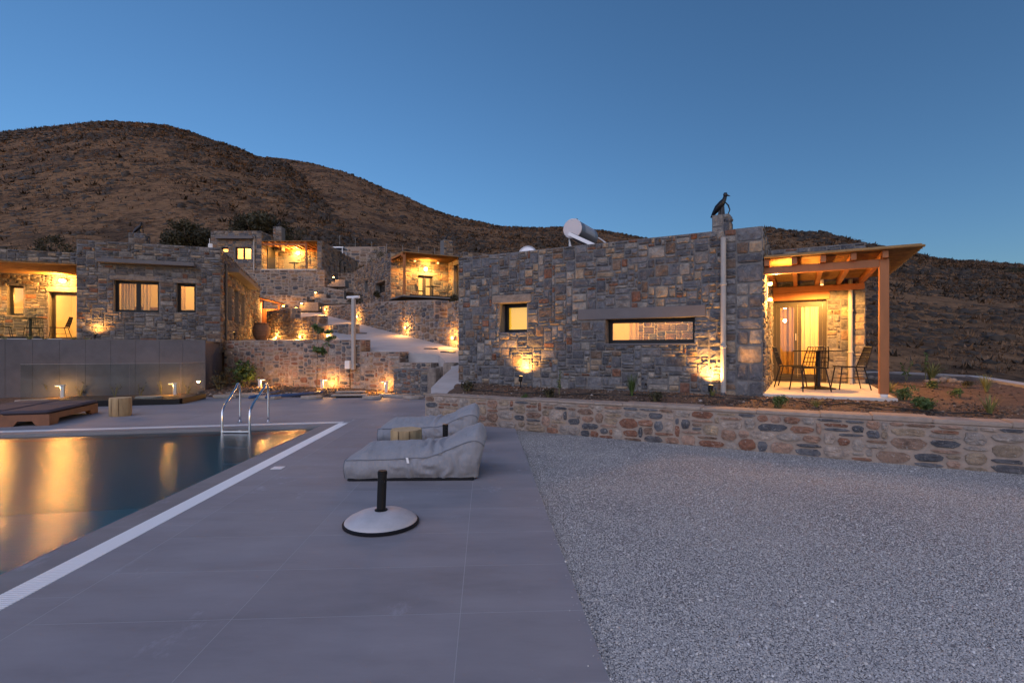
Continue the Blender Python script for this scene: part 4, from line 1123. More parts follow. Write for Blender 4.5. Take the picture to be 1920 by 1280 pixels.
# ------------------------------------------------------------------ low retaining wall in front of the near villa
tw = empty('garden_wall', LM, aM, 'low rubble garden wall with pale coping along the gravel', 'garden wall')
TF = -1.80
def wall_top(x): return 0.535+0.006*(x-3)
ww = MB().box((0.46, TF, -0.25), (11.1, TF+0.36, 0.50)).build('wall', 'mortar_beige', tw)
cap = MB(); x = 0.44; rc = random.Random(3)
while x < 11.1:
    w = rc.uniform(0.35, 0.8); z = 0.505
    cap.bbox((x, TF-0.012+rc.uniform(-.01, .01), z-0.004), (min(x+w, 11.12), TF+0.38+rc.uniform(-.02, .02), wall_top(x)+rc.uniform(-.012, .012)), 0.012); x += w-0.004
o = cap.build('coping', 'mortar_beige', tw, smooth=0.5)
stT = Stones(tw, 'rubble', 'rubble')
stT.face(ww, (0.46, TF, -0.04), 0, 10.6, 0.54, [], cw=0.08, ch=0.062, gap=0.015, depth=(0.012, 0.030), wmax=5, hmax=3)
stT.face(ww, (0.46, TF+0.36, -0.04), -PI/2, 0.36, 0.54, [], cw=0.06, ch=0.06, gap=0.03, depth=(0.010, 0.022), wmax=3, hmax=3)
stT.done()
# garden soil between that wall and the house
def garden_z(x, y):
    q = Vector((x, y))-LM.to_2d(); t = q.dot(nM); s = q.x*0.8727-q.y*0.4885
    z = lerp(0.47, 0.60, sstep(-1.5, 0, t))
    if s > 8.2: z += 0.05*sstep(0, 3, t)
    if s < 2.0 and t > -0.5: z += 0.04*sstep(2, 0, s)
    return z
def mxy(x, y): q = mw(x, y); return (q.x, q.y)
soilA = soil_patch('garden_soil', [mxy(0.62, TF+0.34), mxy(8.27, TF+0.34), mxy(8.27, 0.1), mxy(-0.0, 0.1)], garden_z, 0.16)
soilB = soil_patch('garden_soil', [mxy(8.272, TF+0.34), mxy(10.74, TF+0.34), mxy(10.82, 8.25), mxy(9.35, 9.95), mxy(8.272, 9.95)], garden_z, 0.2)
# pale kerb at the far edge of the garden
kb = MB(); kp = [mxy(8.25, 10.0), mxy(9.4, 9.98), mxy(10.88, 8.25), mxy(10.78, TF+0.37)]
for (a, c_) in zip(kp, kp[1:]):
    d = Vector(c_)-Vector(a); L_ = d.length; rz = math.atan2(d.y, d.x)
    kb.box((0, 0, -0.6), (L_-0.004, 0.30, 0.70), Matrix.Translation((*a, 0)) @ Matrix.Rotation(rz, 4, 'Z'))
ko = kb.build('garden_kerb', 'path'); ko['kind'] = 'structure'

def clods(name, n, sampler, m, smin, smax, seed):
    rr = np.random.RandomState(seed); ov = np.array([(1, 0, 0), (0, 1, 0), (-1, 0, 0), (0, -1, 0), (0, 0, 1), (0, 0, -1)], float)
    of = np.array([(0, 1, 4), (1, 2, 4), (2, 3, 4), (3, 0, 4), (1, 0, 5), (2, 1, 5), (3, 2, 5), (0, 3, 5)]); V = []; FF = []; T = []; k = 0
    for _ in range(n):
        p = sampler(rr)
        if p is None: continue
        s = smin+(smax-smin)*rr.rand()**2.5
        V.append(ov*rr.uniform(.5, 1.3, (6, 1))*s*np.array([1.2, 1, .7])+np.array(p)); FF.append(of+k); k += 6; T.append(np.full(8, np.clip(rr.normal(.45, .25), 0, 1)))
    o = np_mesh(name, np.concatenate(V), np.concatenate(FF), m, None, np.concatenate(T)); o['kind'] = 'stuff'
def clod_mat():
    m, nt, b = nodes_of('soil_clod'); a = nt.nodes.new('ShaderNodeAttribute'); a.attribute_type = 'GEOMETRY'; a.attribute_name = 'tone'
    r = _ramp(nt, a.outputs['Fac'], [(0.0, (0.035, 0.024, 0.018)), (0.5, (0.11, 0.072, 0.05)), (0.85, (0.19, 0.13, 0.09)), (1.0, (0.34, 0.30, 0.27))])
    nt.links.new(r.outputs[0], b.inputs['Base Color']); b.inputs['Roughness'].default_value = .95; return m
M['clod'] = clod_mat()
def s1(rr):
    x, y = rr.uniform(.7, 10.6), rr.uniform(TF+.4, 0.0) if rr.rand() < .6 else rr.uniform(TF+.4, 7)
    if y > 0 and x < 8.3: return None
    q = mw(x, y); return (q.x, q.y, garden_z(q.x, q.y)+.006)
clods('soil_clods', 9000, s1, 'clod', .006, .035, 3)
# ------------------------------------------------------------------ left villa on its terrace
aV = math.radians(20.0); uV = Vector((math.cos(aV), math.sin(aV))); nV = Vector((-uV.y, uV.x))
BV = Vector((-10.54, 18.5)); WV = 4.22; AV = BV-uV*WV; LV = Vector((AV.x, AV.y, 0))
v2_ = empty('stone_villa', LV, aV, 'left stone villa above the grey concrete wall with wide lit window and long ledge', 'villa', 'stone villas on the slope')
def vw(x, y, z=0): return frame_mx(LV, aV) @ Vector((x, y, z))
VB, VT = 1.30, 5.06
g1 = hole(LV, aV, 213, 298, 528, 586); g2 = hole(LV, aV, 331, 367, 532, 586)
stV = Stones(v2_, 'ashlar', 'stone', 300, 6)
kw = dict(cw=0.085, ch=0.045, gap=0.016, depth=(0.02, 0.05), wmax=7, hmax=4)
wf = wall_body('wall', v2_, (0, 0, VB), 0, WV, VT-VB, 0.45, [rel(g1, VB), rel(g2, VB)], 'mortar')
c0, c1 = hit(LV, aV, 188)[0], hit(LV, aV, 368)[0]; cz = hit(LV, aV, 190, 490)[1]
stV.face(wf, (0, 0, VB), 0, WV, VT-VB, [rel(g1, VB), rel(g2, VB), (c0, c1, cz-0.1-VB, cz+.09-VB)], **kw)
slab(wf, 'ledge', (c0, -0.34, cz-0.06), (c1, 0.06, cz+0.07), 'lintel')
for g in (g1, g2): slab(wf, 'lintel', (g[0]-0.12, -0.032, g[3]+.002), (g[1]+0.12, 0.05, g[3]+0.17), 'lintel_stone', 0.02)
wa = window(v2_, (0, 0, 0), 0, g1[0]+.003, g1[1]-.003, g1[2]+.003, g1[3]-.003, 0.20, [(g1[0]+g1[1])/2], 0.085)
wb = window(v2_, (0, 0, 0), 0, g2[0]+.003, g2[1]-.003, g2[2]+.003, g2[3]-.003, 0.20, [], 0.085)
room(v2_, (0, 0, 0), 0, 0.5, WV-0.5, 0.48, 3.2, 1.8, 4.6, 85, (2.6, 1.6, 4.2))
curtain(wa, g1[0]+0.02, g1[0]+0.42, g1[2], g1[3], 0.60, 5, 0.03)
curtain(wa, (g1[0]+g1[1])/2+.02, (g1[0]+g1[1])/2+0.24, g1[2], g1[3], 0.60, 2, 0.03)
curtain(wb, g2[0]-0.05, g2[0]+0.14, g2[2], g2[3], 0.60, 2, 0.03)
MB().bbox((0.9, 1.9, 1.81), (2.0, 2.6, 3.0), .02).build('cabinet', 'wood_dark', v2_); MB().bbox((2.3, 2.2, 1.81), (3.6, 2.9, 2.95), .02).build('headboard', 'mattress', v2_)
SL = 11.8; aS = aV+PI/2
def shole(p0, p1, t, b_): return hole((BV.x, BV.y, 0), aS, p0, p1, t, b_, p0)
S1, S2, S3 = shole(425, 434.5, 540, 592), shole(438.5, 447.5, 546, 598), shole(451, 458, 552, 600)
S1 = (S1[0], S1[1], 2.55, 3.95); S2 = (S2[0], S2[1], 2.5, 3.95); S3 = (S3[0], S3[1], 2.5, 3.95)
hs = [rel(q, VB) for q in (S1, S2, S3)]; hs = [(a-0.452, b_-0.452, c, d) for a, b_, c, d in hs]
wsd = wall_body('wall', v2_, (WV, 0.452, VB), PI/2, SL-0.452, VT-VB, 0.45, hs, 'mortar')
stV.face(wsd, (WV, 0.02, VB), PI/2, SL-0.02, VT-VB, [rel(q, VB) for q in (S1, S2, S3)], weight=0.6, cw=0.10, ch=0.055, gap=0.016, depth=(0.02, 0.05), wmax=6, hmax=4)
for q in (S1, S2, S3):
    window(v2_, (WV, 0, 0), PI/2, q[0]+.003, q[1]-.003, q[2]+.003, q[3]-.003, 0.2, [], 0.07)
le0, le1 = hit(BV, aS, 425)[0], hit(BV, aS, 468)[0]
ld = MB().bbox((le0, -0.42, 4.38), (le1, 0.05, 4.55), 0.01).build('ledge', 'lintel', wsd); fit(ld, (WV, 0, 0), PI/2)
dp_ = MB().tube([(WV+0.07, hit(BV, aS, 420)[0], 1.75), (WV+0.07, hit(BV, aS, 420)[0], 4.6)], 0.05, 10).build('downpipe', 'lead', v2_, smooth=0.6)
MB().tube([(WV+0.06, SL-0.15, 1.75), (WV+0.06, SL-0.15, 4.1)], 0.06, 10).build('downpipe', 'pipe', v2_, smooth=0.6)
wall_body('wall', v2_, (WV-0.452, SL, VB), PI, WV-0.5, VT-VB, 0.40, [], 'mortar')
wall_body('wall', v2_, (0.0, SL-0.42, VB), -PI/2, SL-0.42-0.452, VT-VB, 0.40, [], 'mortar')
# recessed terrace at the left
YR = 2.9
gd = hole(LV, aV, 92, 146, 548, 635, 120, YR); gd = (gd[0], -0.06, 1.76, gd[3])
gn = hole(LV, aV, 14, 44, 535, 591, 30, YR)
xl = -5.5
wbk = wall_body('wall', v2_, (xl, YR, VB), 0, -xl-0.002, VT-VB, 0.42, [(gd[0]-xl, gd[1]-xl, gd[2]-VB, gd[3]-VB), (gn[0]-xl, gn[1]-xl, gn[2]-VB, gn[3]-VB)], 'mortar')
stV.face(wbk, (xl, YR, VB), 0, -xl, VT-VB, [(gd[0]-xl, gd[1]-xl, gd[2]-VB, gd[3]+.2-VB), (gn[0]-xl, gn[1]-xl, gn[2]-VB, gn[3]-VB)], weight=1.0, **kw)
slab(wbk, 'lintel', (gd[0]-0.1, YR-0.032, gd[3]+.002), (gd[1], YR+.05, gd[3]+.19), 'lintel_stone', .02)
slab(wbk, 'sill', (gn[0]-0.06, YR-0.04, gn[2]-.06), (gn[1]+.06, YR+.2, gn[2]-.002), 'lintel_stone', .01)
dv = window(v2_, (0, 0, 0), 0, gd[0]+.003, gd[1]-.003, gd[2]+.003, gd[3]-.003, YR+0.22, [(gd[0]+gd[1])/2+.28], 0.10, 'door_frame', 'door')
wn = window(v2_, (0, 0, 0), 0, gn[0]+.003, gn[1]-.003, gn[2]+.003, gn[3]-.003, YR+0.22, [], 0.07)
room(v2_, (0, 0, 0), 0, gd[0]-0.5, 0.3, YR+0.46, YR+3.2, 1.77, 4.3, 130, (-0.9, YR+1.2, 3.8))
room(v2_, (0, 0, 0), 0, gn[0]-0.6, gd[0]-0.6, YR+0.46, YR+2.6, 1.77, 4.3, 45, (gn[1], YR+1.0, 3.4))
flat_roof(v2_, 0.41, WV-0.46, 0.46, SL-0.42, 4.78); flat_roof(v2_, xl, -0.01, YR+0.43, SL-0.42, 4.78)
slab(v2_, 'terrace_floor', (xl-2, -1.0, 1.45), (-0.004, YR-0.004, 1.74), 'patio', 0.01)
ck0, ck1 = hit(LV, aV, 241, 0, 0.02)[0], hit(LV, aV, 276, 0, 0.02)[0]
ck = MB().box((ck0, 0.012, VT-0.3), (ck1-0.06, 0.55, hit(LV, aV, 258, 437)[1])).build('chimney', 'mortar', v2_)
stV.face(ck, (ck0, 0.012, VT), 0, ck1-0.06-ck0, hit(LV, aV, 258, 437)[1]-VT, cw=0.08, ch=0.06, hmax=3)
stV.face(ck, (ck1-0.06, 0.012, VT), PI/2, 0.53, hit(LV, aV, 258, 437)[1]-VT, cw=0.08, ch=0.06, hmax=3)
stV.done()
cowl(vw((ck0+ck1)/2-0.04, 0.28, hit(LV, aV, 258, 437)[1]), 0.40, 'dark bird shaped metal cowl on the chimney of the left villa', aV+0.2)
an = empty('roof_antenna', vw(WV-0.35, 0.22, VT), aV, 'small white antenna box at the right roof corner of the left villa', 'antenna')
MB().bbox((-0.07, -0.05, 0.0), (0.07, 0.05, 0.17), 0.01).build('box', 'white', an); MB().tube([(-0.03, 0, 0.16), (-0.03, 0, 0.36)], 0.01, 6).build('aerial', 'white', an)
pergola('timber_pergola', LV, aV, xl, -0.02, -0.05, YR-0.05, 4.22, [(-5.3, 0.14, 1.74)], 'timber pergola with ragged reed fringe on the terrace of the left villa', 'timber pergolas beside the villas', 6, 0.16, ragged=True)
p0 = hit(LV, aV, 120, 527, YR)
gl = empty('wall_sconce', vw(p0[0], YR-0.12, p0[1]), aV, 'glowing white globe lamp above the terrace door of the left villa', 'wall lamp')
MB().lathe([(0.0, -0.07), (0.08, -0.06), (0.12, 0.0), (0.08, 0.06), (0.0, 0.07)], 16, cap=False).build('globe', 'bulb_soft', gl, smooth=True)
MB().bbox((-0.06, 0.09, -0.05), (0.06, 0.118, 0.05), 0.005).build('bracket', 'white', gl)
lamp('globe_light', (0, -0.25, -0.05), 95, gl, 0.1)
ce = empty('ceiling_spot', vw(-3.0, 1.3, 4.02), aV, 'ceiling spot under the pergola of the left villa', 'ceiling lamp')
MB().tube([(0, 0, 0.04), (0, 0, -0.04)], 0.04, 10).build('housing', 'white', ce); lamp('ceiling_spot_light', (0, 0, -0.1), 150, ce, 0.06, 172, (0, 0, -1), blend=0.25)
spotlight(vw(hit(LV, aV, 178, 0, -0.3)[0], -0.30, 1.74), (0.0, 0.45, 1.0), 26, 'spotlight at the foot of the left villa front, beside the terrace door', aV, 130)
for px, lb in ((437, 'spotlight at the foot of the left villa side wall, below the middle window'), (479, 'spotlight at the foot of the left villa side wall, beside the clay jar')):
    s = hit(BV, aS, px, 0, -0.25)[0]
    spotlight((BV.x+nV.x*s+uV.x*0.30, BV.y+nV.y*s+uV.y*0.30, 1.88), (-uV.x*0.30, -uV.y*0.30, 1.0), 26, lb, 0, 85)
gL = 'wire chairs on the left terrace'
tb = hit(LV, aV, 57, 0, 1.1)[0]
round_table(vw(tb, 1.1, 1.741), 'black round bistro table on the left villa terrace', 'bistro tables on the terraces')
chair(vw(tb-0.72, 1.0, 1.741), aV+PI/2+0.3, 'wire chair left of the table on the left villa terrace', gL)
chair(vw(tb-0.25, 1.88, 1.741), aV+0.2, 'wire chair behind the table on the left villa terrace', gL)
chair(vw(tb+0.72, 1.35, 1.741), aV-PI/2+0.1, 'wire chair right of the table, before the lit terrace door of the left villa', gL)
bal = empty('glass_balustrade', LV, aV, 'clear glass balustrade on the edge of the left villa terrace', 'glass balustrade')
MB().box((xl, -0.93, 1.742), (-0.5, -0.87, 1.80)).build('rail_base', 'frame', bal)
for i in range(4): MB().box((xl+i*1.25+.005, -0.908, 1.802), (xl+i*1.25+1.245, -0.892, 2.68)).build('pane', 'glass_rail', bal)

# ------------------------------------------------------------------ grey concrete wall below the left villa
EC = Vector((-9.70, 16.2)); oc = EC-uV*8.0
cwall = empty('concrete_wall', (oc.x, oc.y, 0), aV, 'tall grey concrete retaining wall below the left villa', 'concrete wall')
core = MB().box((0, 0.006, -0.5), (7.98, 0.26, 1.665)).build('wall_core', 'concrete_wall', cwall)
x = 8.0; 
while x > 0.1:
    MB().bbox((max(0, x-0.614), 0, -0.4), (x-0.003, 0.03, 1.68), 0.002).build('panel', 'concrete_wall', cwall); x -= 0.62
rL = (Vector((-10.75, 19.0))-EC); rz = math.atan2(rL.y, rL.x)
rt = MB().bbox((0.028, 0, -0.4), (rL.length, 0.26, 1.675), 0.006).build('return_wall', 'concrete_wall', cwall)
mi = frame_mx((oc.x, oc.y, 0), aV).inverted(); q = mi @ Vector((EC.x, EC.y, 0)); rt.location = (q.x, q.y, 0); rt.rotation_euler = (0, 0, rz-aV)
cp = MB().box((0, -0.004, 1.681), (8.0, 0.27, 1.70)).build('wall_cap', 'concrete', cwall)
# soil of the terrace above it (hidden edge planting)
soil_patch('terrace_soil', [(oc.x+uV.x*0-nV.x*-0.28, oc.y-nV.y*-0.28), (EC.x+nV.x*.28-.02, EC.y+nV.y*.28), (BV.x+.1, BV.y-.02), (AV.x-uV.x*7, AV.y-uV.y*7-0.1)], lambda x, y: 1.64, 0.5, 'soil', 0.02)
pit = soil_patch('planting_soil', [(-8.62, 13.28), (-8.84, 14.68), (-9.75, 16.15), (oc.x+.3, oc.y+.1), (-14.6, 11.1)], lambda x, y: 0.03+0.02*noise.noise((x, y, 0)), 0.3)
# glass balustrade round that bed
gb = empty('glass_balustrade', (0, 0, 0), 0, 'low frameless glass balustrade with dark base round the lamp bed by the pool', 'glass balustrade')
c_ = Vector((-8.56, 13.2)); e_ = Vector((-8.80, 14.65)); l_ = c_-Vector((0.94, 0.30))*3.35
def glass_run(a, b_, n):
    d = b_-a; L_ = d.length; mx = Matrix.Translation((a.x, a.y, 0)) @ Matrix.Rotation(math.atan2(d.y, d.x), 4, 'Z')
    MB().box((0, -0.04, -0.002), (L_, 0.04, 0.14), mx).build('rail_base', 'frame', gb)
    for i in range(n): MB().box((L_*i/n+.006, -0.008, 0.142), (L_*(i+1)/n-.006, 0.008, 1.05), mx).build('pane', 'glass_rail', gb)
    MB().box((0.004, -0.008, 1.051), (L_-.004, 0.008, 1.056), mx).build('top_edge', 'pipe', gb)
glass_run(l_, c_, 3); glass_run(c_+Vector((-.01, .05)), e_, 1)
bollard(G(117, 744, 0.05), aV, 11, 'left garden lamp before the concrete wall, outside the glass', 0.31)
bollard(G(328, 739, 0.05), aV, 11, 'garden lamp before the concrete wall, behind the glass corner', 0.31)

# ------------------------------------------------------------------ rubble wall with steps, right of the concrete wall
pA, pB = Vector((-10.62, 18.9)), Vector((-2.5, 15.5)); dW = pB-pA; aW = math.atan2(dW.y, dW.x)
oW = Vector((pA.x, pA.y, 0))
w1t = empty('rubble_wall', oW, aW, 'long stepped rubble retaining wall with dark stones behind the garden lamps', 'rubble wall')
xs_ = [0, hit(oW, aW, 676)[0], hit(oW, aW, 749)[0], hit(oW, aW, 808)[0]]
tops = [1.72, 1.33, 1.0]
stW = Stones(w1t, 'rubble', 'rubble', 300, 5)
for i in range(3):
    x0, x1, zt = xs_[i], xs_[i+1], tops[i]
    w = wall_body('wall', w1t, (x0+(0.003 if i else 0), 0, -0.2), 0, x1-x0-.003, zt+0.2, 0.5, [], 'mortar_beige')
    stW.face(w, (x0, 0, 0.0), 0, x1-x0, zt, [], cw=0.085, ch=0.062, gap=0.026, depth=(0.015, 0.035), wmax=5, hmax=4)
    nxt = tops[i+1] if i < 2 else 0.3
    stW.face(w, (x1, 0.02, nxt), PI/2, 0.46, zt-nxt, [], cw=0.08, ch=0.06, gap=0.03, wmax=4, hmax=3)
bx0, bx1 = hit(oW, aW, 738, 0, -0.45)[0], hit(oW, aW, 804, 0, -0.45)[0]
w = wall_body('wall', w1t, (bx0, -0.45, -0.2), 0, bx1-bx0, 1.02, 0.447, [], 'mortar')
stW.face(w, (bx0, -0.45, -0.05), 0, bx1-bx0, 0.86, [], cw=0.07, ch=0.05, gap=0.02, wmax=5, hmax=4)
stW.face(w, (bx1, -0.45, -0.05), PI/2, 0.45, 0.86, [], cw=0.07, ch=0.05, gap=0.02, wmax=4, hmax=4)
stW.done()
# upright stones beside the ramp
us = [(G(813, 728, 0.27), 0.30, 0.25, 0.60, 'rubble'), (G(826, 722, 0.34), 0.26, 0.2, 0.56, 'lintel_stone'), (P(846, 712, 14.2), 0.36, 0.3, 0.48, 'rubble')]
labs = ['brown upright block at the end of the stepped rubble wall, beside the ramp', 'tan upright stone slab beside the ramp', 'grey stone block farthest up the ramp edge, next to the near villa']
for (q, w, d, h, m), lb in zip(us, labs):
    b = MB().bbox((-w/2, -d/2, -0.25), (w/2, d/2, h), 0.03); o = b.build('stone_block', 'lintel_stone', None, smooth=0.5); o.location = q; o.rotation_euler = (0, 0, -0.5)
    tag(o, lb, 'stone block', 'stone blocks along the ramp')
soil_patch('planting_soil', [(-9.35, 15.12), (-2.2, 15.12), (-2.15, 15.6), (-10.5, 19.0), (-9.75, 16.2)], lambda x, y: 0.02+0.12*sstep(15.1, 16.4, y), 0.25)
for px, py, w, lb in ((487, 729, 16, 'left garden lamp at the foot of the rubble wall, behind the pool ladder'), (604, 730, 18, 'garden lamp at the foot of the rubble wall beside the young sapling'), (724, 734, 13, 'right garden lamp at the foot of the rubble wall, left of a round bush')):
    bollard(G(px, py, 0.11), 0.2+PI*(px < 700), w, lb, 0.29)
# loose flagstones, planks and pipes lying before the wall
rf = random.Random(8)
fl = [(425, 742, .9), (470, 740, 1.1), (505, 744, .8), (560, 737, .9), (585, 744, .7), (700, 744, .6), (715, 735, .9), (735, 740, .8), (752, 741, .7), (776, 744, .6), (690, 733, .5), (440, 737, .6), (60, 752, .8), (280, 745, .9)]
fd = ['left of the ladder', 'behind the ladder rails', 'beside the blue pipe', 'under the rubble wall', 'beside the far deck edge', 'right of the plank stack', 'before the right garden lamp', 'under the round bush', 'near the stepped wall end', 'by the ramp foot', 'behind the plank stack', 'near the concrete return wall', 'by the left lounger', 'behind the glass balustrade']
for (px, py, w), dsc in zip(fl, fd):
    q = G(px, py, 0.05); N = 9; ph = rf.random()*6
    pts = [(w*0.5*math.cos(ph+2*PI*i/N)*rf.uniform(.75, 1.1), w*0.36*math.sin(ph+2*PI*i/N)*rf.uniform(.75, 1.1)) for i in range(N)]
    b = MB().loft([[(x, y, -0.04) for x, y in pts], [(x, y, 0.025) for x, y in pts], [(x*.95, y*.95, 0.035) for x, y in pts]])
    o = b.build('flagstone', 'flag', None); o.location = q; tag(o, 'flat pale flagstone lying in the soil '+dsc, 'flagstone', 'loose flagstones in the planting bed')
for i, (px0, px1, py, lb) in enumerate(((622, 690, 742, 'lower weathered board of the stack lying before the rubble wall'), (630, 686, 736, 'upper weathered board of the stack lying before the rubble wall'))):
    a, b_ = G(px0, py, 0.05+0.06*i), G(px1, py-1, 0.05+0.06*i); a.z = b_.z = 0.05+0.06*i; d = b_-a
    o = MB().bbox((0, -0.16, 0), (d.length, 0.16, 0.045), 0.008).build('wooden_board', 'flag'); o.location = a; o.rotation_euler = (0, 0, math.atan2(d.y, d.x)); tag(o, lb, 'board', 'stacked boards by the rubble wall')
for pts, lb in ((((498, 744), (540, 741), (585, 737), (604, 735)), 'long blue pipe lying on the soil before the sapling'), (((468, 745), (500, 739), (530, 733), (548, 731)), 'shorter blue pipe lying on the soil behind the pool ladder'), (((600, 736), (615, 733), (634, 729)), 'short bent blue pipe lying right of the sapling')):
    q = [G(x, y, 0.08) for x, y in pts]; o = MB().tube(q, 0.045, 8).build('blue_pipe', 'pipe_blue', None, smooth=True); tag(o, lb, 'pipe', 'blue pipes lying in the planting bed')
# grey post with crosshead and meter box, fixed to the rubble wall
ph_ = hit(oW, aW, 667); pz0 = 0.75; pl = empty('camera_pole', oW, aW, 'tall pale pole with a crosshead and a white box against the rubble wall', 'pole')
MB().bbox((ph_[0]-0.055, -0.16, pz0), (ph_[0]+0.055, -0.05, 3.02), 0.01).build('pole', 'pipe', pl)
MB().tube([(ph_[0]-0.24, -0.12, 3.08), (ph_[0]+0.24, -0.12, 3.08)], 0.045, 10).build('crosshead', 'white', pl)
MB().lathe([(0.05, 0), (0.05, 0.08), (0.02, 0.1)], 10, (ph_[0], -0.12, 3.02), ).build('pole_cap', 'white', pl)
MB().bbox((ph_[0]-0.27, -0.22, 0.78), (ph_[0]-0.075, -0.05, 1.04), 0.012).build('meter_box', 'white', pl)
for z in (0.9, 1.5): MB().box((ph_[0]-0.09, -0.05, z), (ph_[0]+0.09, 0.03, z+0.05)).build('bracket', 'alu', pl)
MB().tube([(ph_[0]-0.17, -0.08, 0.78), (ph_[0]-0.17, -0.07, 0.05)], 0.014, 6).build('cable', 'black', pl)

# ------------------------------------------------------------------ upper terraces
soil_patch('terrace_ground', [(BV.x+0.05, BV.y+.1), (-10.3, 19.2), (-3.9, 16.55), (-6.0, 20.8), (-12.4, 27.0), (-14.5, 29.6)], lambda x, y: 1.66+0.035*(max(0, y-18.5)), 0.5, 'path', 0.01)
def profile_wall(t, name, st, x_of, prof, thick, m, weight=1.0, cw=0.12, ch=0.08, gap=0.03):
    """wall with a sloping or stepped top: prof = [(x, z_base, z_top), ...] along the local x axis"""
    b = MB()
    for (xa, ba, ta), (xb, bb, tb) in zip(prof, prof[1:]):
        if xb-xa < 0.01: continue
        b.add([(xa, 0, ba), (xb, 0, bb), (xb, thick, bb), (xa, thick, ba), (xa, 0, ta), (xb, 0, tb), (xb, thick, tb), (xa, thick, ta)], [(0, 1, 5, 4), (4, 5, 6, 7), (3, 7, 6, 2), (0, 4, 7, 3), (1, 2, 6, 5)])
    w = b.build(name, m, t)
    x0, x1 = prof[0][0], prof[-1][0]; zb = min(p[1] for p in prof); zt = max(p[2] for p in prof)
    def cut(x, z):
        x += x0; z += zb
        for (xa, ba, ta), (xb, bb, tb) in zip(prof, prof[1:]):
            if xa <= x <= xb and xb > xa:
                k = (x-xa)/(xb-xa); return z < lerp(ta, tb, k)+0.02 and z > lerp(ba, bb, k)
        return False
    st.face(w, (x0, 0, zb), 0, x1-x0, zt-zb, [], cw=cw, ch=ch, gap=gap, depth=(0.02, 0.05), wmax=5, hmax=3, cut=cut, weight=weight)
    return w
# wall lit from below, beside the road
oR = Vector((-12.85, 27.0, 0)); eR = Vector((-6.72, 21.0)); aR = math.atan2(eR.y-27, eR.x+12.85)
wR = empty('terrace_wall', oR, aR, 'stepped terrace wall glowing amber behind the clay jar', 'terrace wall', 'terrace walls on the slope')
sR = Stones(wR, 'rubble', 'dry', 260, 6)
X = lambda px: hit(oR, aR, px)[0]; Z = lambda px, py: hit(oR, aR, px, py)[1]
a1, a2, a3 = X(545), X(595), X(653.5)
t1, t2, t3 = Z(540, 578), Z(570, 594), Z(630, 608)
profile_wall(wR, 'wall', sR, X, [(X(500), 1.5, t1), (a1, 1.5, t1)], 0.5, 'mortar_beige')
profile_wall(wR, 'wall', sR, X, [(a1+.003, 1.5, t2), (a2, 1.5, t2)], 0.5, 'mortar_beige')
profile_wall(wR, 'wall', sR, X, [(a2+.003, 1.5, t3), (a3, 1.5, t3)], 0.5, 'mortar_beige')
wb_ = [w for w in wR.children][0]
sR.face(wb_, (a1, 0.02, t2), PI/2, 0.46, t1-t2, cw=.1, ch=.08, gap=.03); sR.face(wb_, (a2, 0.02, t3), PI/2, 0.46, t2-t3, cw=.1, ch=.08, gap=.03)
sR.face(wb_, (a3, 0.02, 1.6), PI/2, 0.46, t3-1.6, cw=.1, ch=.08, gap=.03)
sR.done()
for px, wt, lb in ((517, 34, 'amber wall lamp at the foot of the stepped terrace wall, beside the clay jar'), (562, 34, 'middle amber wall lamp at the foot of the stepped terrace wall'), (614, 22, 'right amber wall lamp at the foot of the stepped terrace wall, behind the sapling')):
    q = hit(oR, aR, px, 0, -0.12); w_ = frame_mx(oR, aR) @ Vector((q[0], -0.05, 1.98))
    step_light(w_, aR, wt, lb, 'wall lamps on the terraces')
# door, canopy and jar at the end of the left villa
cn = empty('timber_gate', BV.to_3d()+Vector((nV.x*11.9, nV.y*11.9, 0)), aV, 'small timber gate with a sloping canopy at the far end of the left villa', 'gate')
MB().bbox((0.02, 0, 1.9), (0.12, 0.10, 4.2), 0.01).build('post', 'wood', cn); MB().bbox((0.95, 0, 1.9), (1.05, 0.10, 4.0), 0.01).build('post', 'wood', cn)
for i in range(5): MB().bbox((0.13+i*0.163, 0.02, 2.0), (0.285+i*0.163, 0.07, 3.75), 0.006).build('plank', 'wood', cn)
MB().loft([[(-0.15, -0.6, 4.35), (1.3, -0.6, 4.0), (1.3, -0.6, 4.07), (-0.15, -0.6, 4.42)], [(-0.15, 0.4, 4.35), (1.3, 0.4, 4.0), (1.3, 0.4, 4.07), (-0.15, 0.4, 4.42)]]).build('canopy', 'wood', cn)
lamp('gate_light', (0.5, -0.5, 3.8), 30, cn, 0.05)
jq = P(490, 637, 22.6); jz = 1.66+0.035*4.1
jar = empty('clay_jar', (jq.x, jq.y, jz), 0, 'large brown clay jar standing beside the lit corner of the left villa', 'jar')
MB().lathe([(0.20, 0), (0.25, 0.06), (0.335, 0.25), (0.365, 0.42), (0.34, 0.58), (0.28, 0.68), (0.265, 0.70)], 28).build('body', 'clay', jar, smooth=0.7)
MB().lathe([(0.265, 0.70), (0.30, 0.71), (0.305, 0.75), (0.28, 0.765), (0.25, 0.76), (0.24, 0.70)], 28, cap=False).build('rim', 'clay', jar, smooth=0.7)
for z in (0.22, 0.42): MB().lathe([(0.335 if z < .3 else 0.362, z-.02), (0.375 if z > .3 else 0.345, z), (0.335 if z < .3 else 0.362, z+.02)], 28, cap=False).build('band', 'clay', jar, smooth=True)

